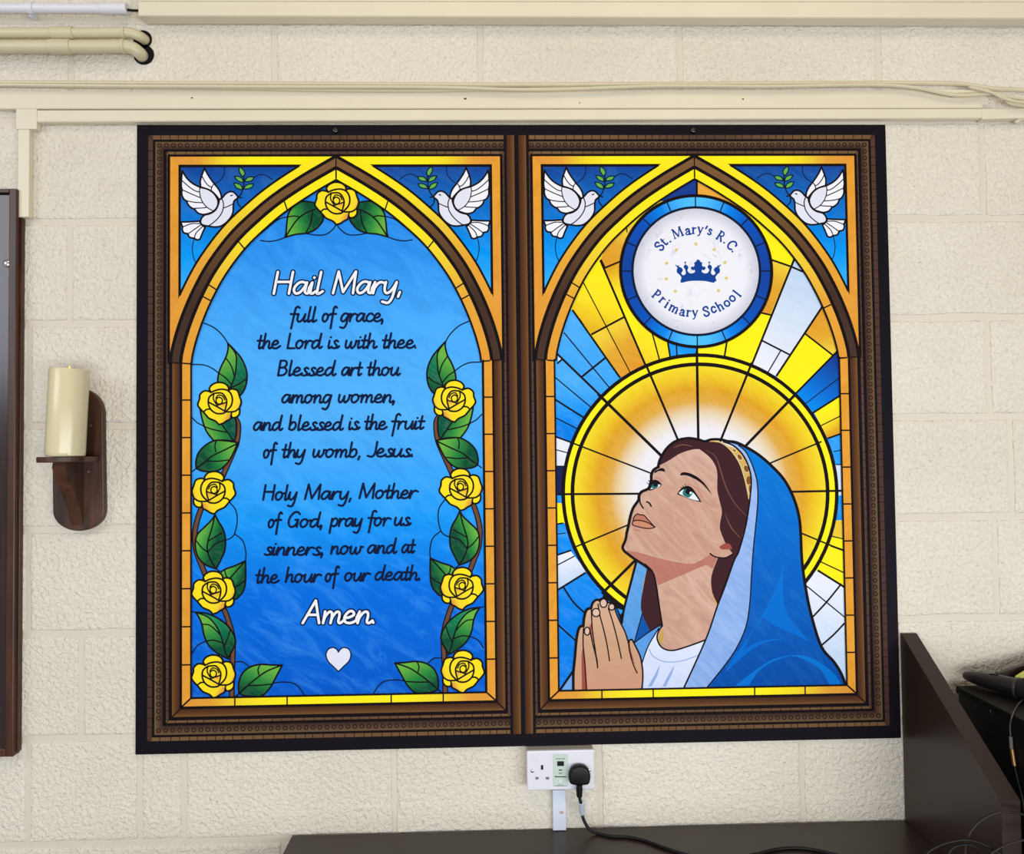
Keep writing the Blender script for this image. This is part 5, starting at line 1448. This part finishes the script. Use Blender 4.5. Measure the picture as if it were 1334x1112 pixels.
rp = [(2 * cxm - p[0], p[1]) for p in lp[::-1]]
bot = cv('750,640* 735,655 660,640 579,636 500,640 428,655 415,640*', ZO, ZS, False)
C.fill(lp + rp[1:] + bot[1:-1], NAVY, 10)
for xx in (463, 694):
    C.stroke([zp(xx, 448), zp(xx, 490)], 0.9, NAVY, 10.2, cap=False); C.stroke([zp(xx - 12, 460), zp(xx + 12, 460)], 0.9, NAVY, 10.2, cap=False)
    C.fill([zp(xx + 9 + 20 * math.cos(t * PI / 6) - 5, 502 + 20 * math.sin(t * PI / 6)) for t in range(12)], NAVY, 10.1)
C.build()
for x, y in ((566, 281), (376, 339), (740, 336), (284, 467), (845, 460), (281, 618), (858, 611), (367, 738), (783, 731)):
    A = Art('printed_star', PR, badge)
    A.fill([zp(x + (23 if i % 2 == 0 else 9.5) * math.sin(PI * i / 5), y - (23 if i % 2 == 0 else 9.5) * math.cos(PI * i / 5)) for i in range(10)], GOLDS, 10)
    A.build()
# serif lettering: pen strokes with thick stems and thin serifs; cap height 1, glyph centred on x=0
TH, TN = .185, .10
SER = {
 'S': [(TH, '.24,.74 .2,.92 .0,.98 -.2,.88 -.22,.7 .0,.54 .2,.38 .24,.2 .08,.04 -.14,.04 -.27,.24'), (TN, '-.27,.08* -.28,.3*'), (TN, '.24,.94* .25,.7*')],
 't': [(TH, '-.02,.82* -.04,.2 .04,.04 .2,.08'), (TN, '-.22,.62* .2,.62*')],
 '.': [(.2, '.0,.07* .01,.07*')],
 'M': [(TN, '-.44,.02* -.38,.96*'), (TH, '-.36,.96* -.02,.1*'), (TN, '-.02,.08* .36,.96*'), (TH, '.37,.96* .42,.02*'), (TN, '-.56,.03* -.3,.03*'), (TN, '.26,.03* .58,.03*'), (TN, '-.5,.96* -.34,.96*'), (TN, '.34,.96* .52,.96*')],
 'a': [(TH, '-.2,.5 -.06,.62 .1,.55 .13,.35 .12,.06 .26,.06'), (TN * 1.4, '.12,.38 -.12,.3 -.24,.16 -.14,.03 .02,.06 .12,.18')],
 'r': [(TH, '-.1,.62* -.1,.03*'), (TN, '-.24,.03* .06,.03*'), (TN, '-.24,.6* -.1,.6*'), (TN * 1.5, '-.08,.42 .04,.58 .2,.58')],
 'y': [(TH, '-.2,.6* .02,.06*'), (TN * 1.2, '.24,.6 .06,.12 -.06,-.2 -.2,-.26'), (TN, '-.32,.61* -.08,.61*'), (TN, '.14,.61* .34,.61*')],
 "'": [(TH, '.05,1.0* -.05,.74*')],
 's': [(TH * .9, '.15,.5 .02,.61 -.12,.55 -.1,.42 .06,.3 .15,.16 .0,.03 -.16,.1'), (TN, '-.18,.04* -.18,.2*')],
 'R': [(TH, '-.2,.95* -.2,.03*'), (TN * 1.5, '-.2,.95 .1,.93 .2,.72 .08,.52 -.18,.48'), (TH, '.0,.48* .3,.04*'), (TN, '-.36,.03* -.04,.03*'), (TN, '-.36,.96* -.2,.96*'), (TN, '.2,.03* .4,.03*')],
 'C': [(TH, '.3,.74 .14,.94 -.1,.94 -.3,.7 -.32,.36 -.14,.06 .12,.03 .32,.2'), (TN, '.32,.94* .31,.7*')],
 'P': [(TH, '-.16,.95* -.16,.03*'), (TN * 1.6, '-.16,.95 .12,.94 .24,.72 .12,.5 -.14,.45'), (TN, '-.32,.03* .02,.03*'), (TN, '-.32,.96* -.16,.96*')],
 'i': [(TH, '.0,.6* .0,.03*'), (TN, '-.14,.03* .14,.03*'), (TN, '-.13,.61* .0,.61*'), (.2, '.0,.86* .005,.86*')],
 'm': [(TH, '-.36,.6* -.36,.03*'), (TN * 1.5, '-.34,.42 -.2,.6 -.06,.58 .0,.42'), (TH, '.0,.42* .0,.03*'), (TN * 1.5, '.02,.42 .16,.6 .3,.58 .36,.42'), (TH, '.36,.42* .36,.03*'), (TN, '-.5,.61* -.36,.61*'), (TN, '-.48,.03* -.24,.03*'), (TN, '-.12,.03* .12,.03*'), (TN, '.24,.03* .5,.03*')],
 'c': [(TH, '.2,.46 .08,.6 -.1,.58 -.22,.36 -.16,.08 .04,.03 .2,.14')],
 'h': [(TH, '-.18,.98* -.18,.03*'), (TN * 1.5, '-.16,.42 -.02,.6 .14,.58 .2,.4'), (TH, '.2,.42* .2,.03*'), (TN, '-.3,.03* -.06,.03*'), (TN, '.08,.03* .34,.03*'), (TN, '-.3,.98* -.18,.98*')],
 'o': [(TH * .95, '.0,.6 -.18,.52 -.24,.31 -.18,.1 .0,.02 .18,.1 .24,.31 .18,.52 .0,.6')],
 'l': [(TH, '.0,.98* .0,.03*'), (TN, '-.14,.03* .14,.03*'), (TN, '-.13,.98* .0,.98*')]}
def letter(A, ch, x, y, rot, h, yo):
    """x,y: centre of the letter in the zoomed crop; rot clockwise in degrees"""
    a = math.radians(rot)
    for w, s in SER[ch]:
        P = []; Cn = []
        for t in s.split():
            c = t.endswith('*'); p, q = t.rstrip('*').split(','); p, q = float(p) * h, -(float(q) - yo) * h
            P.append(zp(x + p * math.cos(a) - q * math.sin(a), y + p * math.sin(a) + q * math.cos(a))); Cn.append(c)
        A.stroke(smooth(P, Cn, False, 5), w * h / ZS, NAVY, 10, cap=w > .1)
for txt in ((('S', 213, 303, -55, .5), ('t', 258, 264, -45, .4), ('.', 317, 257, -38, .1), ('M', 386, 172, -22, .5), ('a', 490, 165, -8, .3), ('r', 548, 155, -1, .3), ('y', 606, 160, 6, .2), ("'", 668, 122, 12, .87), ('s', 700, 167, 17, .3),
            ('R', 806, 205, 33, .5), ('.', 839, 267, 42, .1), ('C', 915, 293, 54, .5), ('.', 920, 353, 60, .1)),
           (('P', 187, 768, 40, .5), ('r', 237, 826, 40, .3), ('i', 291, 855, 32, .5), ('m', 350, 912, 26, .3), ('a', 434, 946, 14, .3), ('r', 494, 953, 6, .3), ('y', 556, 962, 0, .2), ('S', 664, 932, -14, .5), ('c', 738, 915, -22, .3),
            ('h', 793, 880, -30, .5), ('o', 866, 856, -38, .3), ('o', 918, 808, -46, .3), ('l', 962, 758, -52, .5))):
    A = Art('printed_lettering', PR, badge, label='blue serif lettering round the badge')
    for ch, x, y, r, yo in txt: letter(A, ch, x, y, r, 94, yo)
    A.build()

# ---- the praying woman
SKIN = ramp_mat('print skin', [(0.0, (202, 156, 136)), (0.5, (206, 164, 146)), (1.0, (214, 178, 158))], 0.42, (10, 44), 0.8, (236, 206, 186))
SKIN2 = ramp_mat('print hand skin', [(0.0, (206, 150, 122)), (0.5, (202, 158, 126)), (1.0, (214, 172, 142))], 0.10, (14, 40), 0.5, (226, 180, 150))
SHADE = ramp_mat('print skin shade', [(0.0, (178, 112, 96)), (1.0, (190, 124, 108))], 0.18, (14, 46), 0.95, (210, 150, 132))
LIPC = flat('lips', 188, 116, 98); LIPD = flat('lip shade', 192, 130, 112); REDG = flat('red brown gap', 160, 76, 66)
HAIR = flat('dark hair', 62, 32, 38); STRAND = flat('hair strand', 122, 78, 66)
VEIL = ramp_mat('print veil blue', [(0.0, (0, 76, 164)), (0.45, (0, 98, 194)), (1.0, (0, 124, 218))], 0.14, (10, 46), 0.9, (70, 160, 232))
VEILL = ramp_mat('print veil fold', [(0.0, (0, 104, 202)), (1.0, (0, 124, 214))])
LINING = ramp_mat('print veil lining', [(0.0, (134, 170, 228)), (0.5, (146, 178, 232)), (1.0, (166, 190, 240))], 0.30, (10, 56), 0.75, (206, 222, 252))
STRIPV = ramp_mat('print veil strip', [(0.0, (84, 152, 222)), (1.0, (104, 166, 228))], 0.16, (12, 40), 0.6, (170, 208, 246))
DRESS = ramp_mat('print dress', [(0.0, (204, 214, 244)), (1.0, (224, 228, 246))], 0.12, (12, 30), 0.6)
FOLD = flat('dress fold', 146, 172, 222)
GOLDB = flat('head band gold', 208, 168, 92); BROWNB = flat('head band brown', 136, 80, 42); CREAMB = flat('head band cream', 232, 212, 150)
EYEW = flat('eye white', 236, 240, 246); IRIS = flat('iris teal', 32, 116, 112)
LASH = flat('lash black', 24, 14, 18); CREASE = flat('lid crease', 196, 116, 92)
W = Art('printed_praying_woman', PR, label='woman in a blue veil looking up with her hands together')
base = W
J = ((800, 560), 5.8526); KK = ((900, 560), 6.95); M_ = ((840, 700), 5.295); N_ = ((720, 740), 6.178); O_ = ((735, 770), 8.237); Q_ = ((960, 640), 3.972); P_ = ((810, 590), 10.108)
# veil is the body of the motif
vo = '943,574.6* 957.5,575.8 970.5,581.6 986.3,591 1002,603.9 1018,620.4 1028,636 1036,655 1041,675 1042.8,695 1044.3,728 1048.5,760.8 1056,798.6 1069.5,841.4 1085.9,861.5 1096,878 1103,898*'
vi = '917.5,899* 943.9,866.2 960.9,840.7 972.2,813.3 976.9,781.2 978.8,747.2 981.6,710 984.9,678 987,652 986.3,629 982,611.8 976.3,597.4 970.5,587.3 962,580'
pv = cv(vo, n=5); pi = cv(vi, n=5)
W.fill(pv + pi, VEIL, 6, vert(-0.56, 0.0))
W.stroke(pv, 3.4, INK, 6.6)
W.fill(cv('245,350* 238,450 240,560 270,650 375,778* 290,735 200,695 135,650* 60,760 42,825* 60,800 140,768 262,758* 150,780 70,822 0,880* -60,930 -20,860 60,750 150,600 210,470', *Q_, closed=True), VEILL, 6.3, vert(-0.5, 0))
W.fill(cv('-10,1003* 100,920 200,862 330,845 420,880 500,940 540,1000* 480,1000* 430,920 350,870 280,850 180,882 110,930 60,1003*', *Q_, closed=True), VEILL, 6.3, vert(-0.7, -.3))
woman = W.build()
def sub(name, label=None): return Art(name, PR, woman, label=label)
V = sub('veil_lining', 'pale blue lining of the veil')
li = '943,575.5* 954.7,580 964.7,588.8 972,600.3 977,614.7 978.4,629 977,646.3 974.8,663.6 970.5,688 961.9,718.3 955.2,732 934.4,788.8 919.3,832.2 889,899*'
pl_i = cv(li, n=5)
V.fill(pl_i + pi, LINING, 6.2, vert(-0.57, 0.1))
V.stroke(pi, 1.4, INK, 6.7); V.stroke(pl_i, 1.8, INK, 7.6)
V.fill(cv('829.4,730* 843,738* 838,761 835,783.7 836.5,798.3* 831.7,816 826,837* 817,830.6 809.8,811.2 813,791.8', closed=True), STRIPV, 6.2, vert(-0.45, -0.2))
V.stroke(cv('829.4,729 820,765 813,791.8 809.8,811.2'), 2.6, INK, 6.8)
V.fill(poly('835.7,797 848,822 826.5,837'), flat('veil dark fold', 8, 84, 166), 6.15)
V.stroke(poly('836.5,799 831.7,816 826,837'), 1.2, INK, 6.7)
V.fill(cv('826.5,837* 845,823 862,813* 856,822 844.6,840.4 835.9,865* 831.7,851.7', closed=True), STRIPV, 6.25, vert(-0.45, -0.2))
V.stroke(cv('826.5,836.5 845,823 861,813'), 1.3, INK, 6.7); V.stroke(cv('858,818 844.6,840.4 835.9,864'), 1.3, INK, 6.75)
V.fill(cv('412,190* 577,325* 553,450* 525,360 495,300 450,262 400,235*', *N_, closed=True), INK, 5.4)
V.fill(poly('522,322 568,338 545,372', *N_), RBLUE, 5.8)
V.build()
Dr = sub('dress', 'pale lavender dress with a round collar')
Dr.fill(cv('833,899* 836.5,863 844.6,842 854.3,824 861,815* 857.5,824 856.5,834 863,843 875.9,846.4 896.7,841 918.6,832.5* 889,899*', closed=True), DRESS, 6.3, vert(-0.57, -0.45))
for s in ('30,770 60,820 140,855 250,850 370,810',): Dr.stroke(cv(s, *M_), 1.3, FOLD, 6.5)
for s in ('105,870* 65,950 20,1026* 45,1026* 85,950', '205,875* 155,960 120,1026* 145,1026* 185,940'): Dr.fill(cv(s, *M_, closed=True), FOLD, 6.5)
Dr.fill(cv('125,625* 95,690 106,738* 128,690', *M_, closed=True), flat('gold collar edge', 196, 160, 70), 7.05)
Dr.stroke(cv('120,606 92,650 85,700 118,757 190,777 300,747 415,705', *M_), 1.7, INK, 7.7)
Dr.build()
Hr = sub('hair', 'dark brown parted hair')
Hr.fill(cv('335,275* 350,220 400,140 470,88 560,64 640,70 690,88 770,84 860,120 930,200 985,310 1022,430 1034,560 1012,680 970,820 905,960 780,1010* 850,870* 810,770 805,720 820,620 800,530 785,450 785,330 765,260 720,200 648,145* 590,150 500,180 420,230', *J, closed=True), HAIR, 7.2)
Hr.fill(cv('545,0* 610,100 600,120* 505,140 458,250 460,360 505,470* 560,330 615,172 680,-10*', *M_, closed=True), HAIR, 6.9)
Hr.fill(cv('760,-8* 800,20 840,130 862,300 880,458* 780,500* 718,360 710,265 733,130', *N_, closed=True), HAIR, 6.4)
for s in ('450,135 520,112 600,125', '700,155 770,200 805,290 850,430 920,560 1010,655', '845,635 890,740 965,825'): Hr.stroke(cv(s, *J), 1.5, STRAND, 7.5, taper=True)
Hr.stroke(cv('335,278 350,222 400,140 470,84 560,62 640,72 690,86 740,72 810,72 860,84', *J), 3.0, INK, 7.6)
Hr.build()
Hb = sub('head_band', 'gold patterned head band')
Hb.fill(cv('108,102* 200,92 270,106 340,145 410,172 462,220 508,290 535,370 547,440 543,540 524,632* 510,560 480,430 440,310 390,225 330,158 262,115', *KK, closed=True), GOLDB, 7.35)
for (x, y, a, b, r) in ((392, 185, 20, 12, 30), (440, 245, 32, 20, 55), (500, 350, 36, 24, 65), (523, 455, 24, 40, 0), (530, 530, 12, 40, 0)):
    E_ = [pl(900 + (x + a * math.cos(t * PI / 10) * math.cos(math.radians(r)) - b * math.sin(t * PI / 10) * math.sin(math.radians(r))) / 6.95, 560 + (y + a * math.cos(t * PI / 10) * math.sin(math.radians(r)) + b * math.sin(t * PI / 10) * math.cos(math.radians(r))) / 6.95) for t in range(20)]
    Hb.fill(E_, BROWNB, 7.45); Hb.stroke(E_, 0.9, CREAMB, 7.5, closed=True)
Hb.stroke(cv('112,104 200,96 266,112 330,155 392,225 442,310 482,430 512,560 522,620', *KK), 1.0, CREAMB, 7.52)
Hb.build()
F = sub('face_and_neck', 'upturned face and neck')
nk = '840,735 849.4,743.4 854.2,758.5 858.9,790.7 862.7,815* 857.5,824 856.5,834 863,842.6 875.9,846.4 896.7,840.7 918.8,832.5* 926,811 934.8,791* 927.8,771.8 926.5,751 934.4,727.4*'
F.fill(cv('815,716 ' + nk + ' 925,700 860,690', closed=True), SKIN, 7.0, vert(-0.5, 0.0))
F.fill(cv('335,275* 420,230 500,180 590,150 648,145* 720,200 765,260 785,330 785,450 800,530 820,620 805,720 810,770 850,870* 905,945* 850,972 790,970 735,945* 720,962 600,1015 480,995 330,960 200,935 90,920* 68,880 82,840 105,790 110,720 130,650 165,580 190,540 190,500 215,475 265,430 285,370 290,320', *J, closed=True), SKIN, 7.3, vert(-0.15, 0.0))
F.fill(cv('815.4,716.3* 834,719.8 864.6,728.3 896.7,734 909.9,731 925.5,721.5* 933.8,727.2* 927.8,740.6* 921,735.9 911.8,738.7 857,762* 854,752.9 849,742.5 840,734 825.6,727.4', closed=True), SHADE, 7.4, lambda p: (.5, .5))
F.stroke(cv('485,180 440,205 410,232 388,290 385,360 352,462 262,508 226,560 216,622 150,720 112,830 88,950 62,1060', *P_), 3.2, INK, 7.8)
F.stroke(cv('95,789 86,838 66,885 72,915 110,948 160,985 230,1030 270,1065', *J), 3.0, INK, 7.8)
F.stroke(cv('0,183 50,232 75,310 100,480 120,608', *M_), 1.8, INK, 7.7)
F.stroke(cv('730,940 755,958 790,970 850,972 905,943', *J), 1.6, INK, 7.8)
F.fill(cv('800,888* 840,865 880,868 900,905* 850,910 812,905', *J, closed=True), REDG, 7.6)
F.stroke(cv('235,560 240,650 280,725', *P_), 1.6, INK, 7.9); F.stroke(cv('328,640 362,658 385,697', *P_), 1.8, INK, 7.9)
F.fill(cv('150,890* 160,840 205,800 240,812 290,818 340,870 430,970* 330,912 240,888 180,890', *P_, closed=True), LIPC, 7.6)
F.fill(cv('138,915* 150,893 200,885 260,892 340,915 435,972* 380,990 290,985 200,965 145,945', *P_, closed=True), flat('lower lip', 202, 136, 108), 7.65)
for s in ('150,890 160,840 205,800 240,812 290,818 340,870 432,972', '150,893 200,884 260,890 340,914 435,972', '145,900 137,925 150,948 200,965 290,985 380,990 438,972'): F.stroke(cv(s, *P_), 1.2, INK, 7.9)
F.fill(cv('148,990* 250,1012* 240,1030 190,1030 155,1012', *P_, closed=True), LIPD, 7.5)
F.fill(cv('768,275* 800,252 880,260 980,305 1070,380 1140,470 1190,560* 1110,462 1030,385 930,325 840,292 770,294*', *P_, closed=True), LASH, 7.6)
F.fill(cv('430,235* 480,212 520,195 558,208 570,248* 530,238 480,238 425,270*', *P_, closed=True), LASH, 7.6)
F.stroke(cv('860,412 940,432 1010,500 1056,582', *P_), 0.9, CREASE, 7.6); F.stroke(cv('435,335 480,330 535,372', *P_), 0.9, CREASE, 7.6)
F.build()
Ey = sub('eyes', 'teal eyes looking up')
Ey.fill(cv('345,485* 375,400 402,358 440,350 490,372 525,415* 500,442 440,465 380,492', *P_, closed=True), LASH, 8)
Ey.fill(cv('372,477* 392,452 425,460*', *P_, closed=True), EYEW, 8.2); Ey.fill(cv('470,412* 490,412 512,420* 490,440 462,452', *P_, closed=True), EYEW, 8.2)
Ey.fill(cv('386,446 402,412 440,402 474,412 478,434 452,456 418,462', *P_, closed=True), IRIS, 8.3); Ey.fill(cv('408,412 440,402 470,410 462,434 428,438', *P_, closed=True), LASH, 8.4)
Ey.fill(cv('730,530* 770,475 820,440 870,432 925,458 985,540 1048,645* 990,634 890,602 800,568 735,544', *P_, closed=True), LASH, 8)
Ey.fill(cv('745,530* 788,490 830,478 905,500 955,540 1018,628* 940,612 850,580', *P_, closed=True), EYEW, 8.2)
Ey.fill(cv('800,512 815,482 840,470 908,498 930,528 908,562 878,584 830,568 802,545', *P_, closed=True), IRIS, 8.3)
Ey.fill(cv('838,490 872,468 922,492 910,528 870,545 842,525', *P_, closed=True), LASH, 8.4)
Ey.fill([pl(810 + (905 + 16 * math.cos(t * PI / 6)) / 10.108, 590 + (522 + 16 * math.sin(t * PI / 6)) / 10.108) for t in range(12)], EYEW, 8.5)
for s in ('800,428 822,462', '832,408 842,452', '780,450 800,470'): Ey.stroke(poly(s, *P_), 0.9, LASH, 8.4)
for s in ('350,360 385,395', '328,388 365,415'): Ey.stroke(poly(s, *P_), 0.8, LASH, 8.4)
Ey.build()
Hd = sub('praying_hands', 'hands pressed together, five fingers up')
sil = '98,1070* 98,880 115,700 132,510 160,395 195,368 207,372* 215,270 240,200 292,178* 305,125 340,94 378,98* 400,80 432,78 462,118* 500,128 535,160 548,210* 600,330 650,430 685,545* 700,522 725,520 755,570 812,690 836,810 842,930 830,1070*'
ps = cv(sil, *O_, closed=True)
Hd.fill(ps, SKIN2, 8.6, vert(-0.57, -0.38))
for s in ('190,1070* 185,700 202,590* 222,760 240,1070*', '268,380* 290,335* 300,480 355,800* 318,640 285,480', '688,562* 702,530 712,620 762,800* 712,680'): Hd.fill(cv(s, *O_, closed=True), REDG, 8.8)
Hd.stroke(cv('98,1070 98,880 115,700 132,510 160,392 205,366', *O_), 3.0, INK, 9); Hd.stroke(cv('205,370 215,275 240,198 290,176', *O_), 3.0, INK, 9); Hd.stroke(cv('290,178 305,125 340,92 380,92', *O_), 2.6, INK, 9); Hd.stroke(cv('375,98 400,80 432,76 464,118', *O_), 2.6, INK, 9)
Hd.stroke(cv('462,118 500,126 538,158 550,212 600,330 650,430 688,548', *O_), 1.6, INK, 9); Hd.stroke(cv('686,548 702,522 726,518 756,570 812,690 836,810 842,930 830,1070', *O_), 1.8, INK, 9)
for s in ('207,372 202,560 222,780 240,1070', '280,440 310,580 348,720 358,818', '290,190 300,400 328,600 358,818', '362,135 380,250 420,400 460,580 485,742', '472,180 520,330 570,520 613,717', '688,548 700,640 735,770 780,872'): Hd.stroke(cv(s, *O_), 1.4, INK, 9)
NAIL = flat('nail', 222, 186, 170)
for (x, y, a, b) in ((245, 425, 30, 43), (340, 226, 42, 44), (421, 125, 38, 46), (508, 165, 32, 35)):
    E_ = [pl(735 + (x + a * math.cos(t * PI / 12)) / 8.237, 770 + (y + b * math.sin(t * PI / 12)) / 8.237) for t in range(24)]
    Hd.fill(E_, NAIL, 9.1); Hd.stroke(E_, 1.4, INK, 9.2, closed=True)
Hd.build()
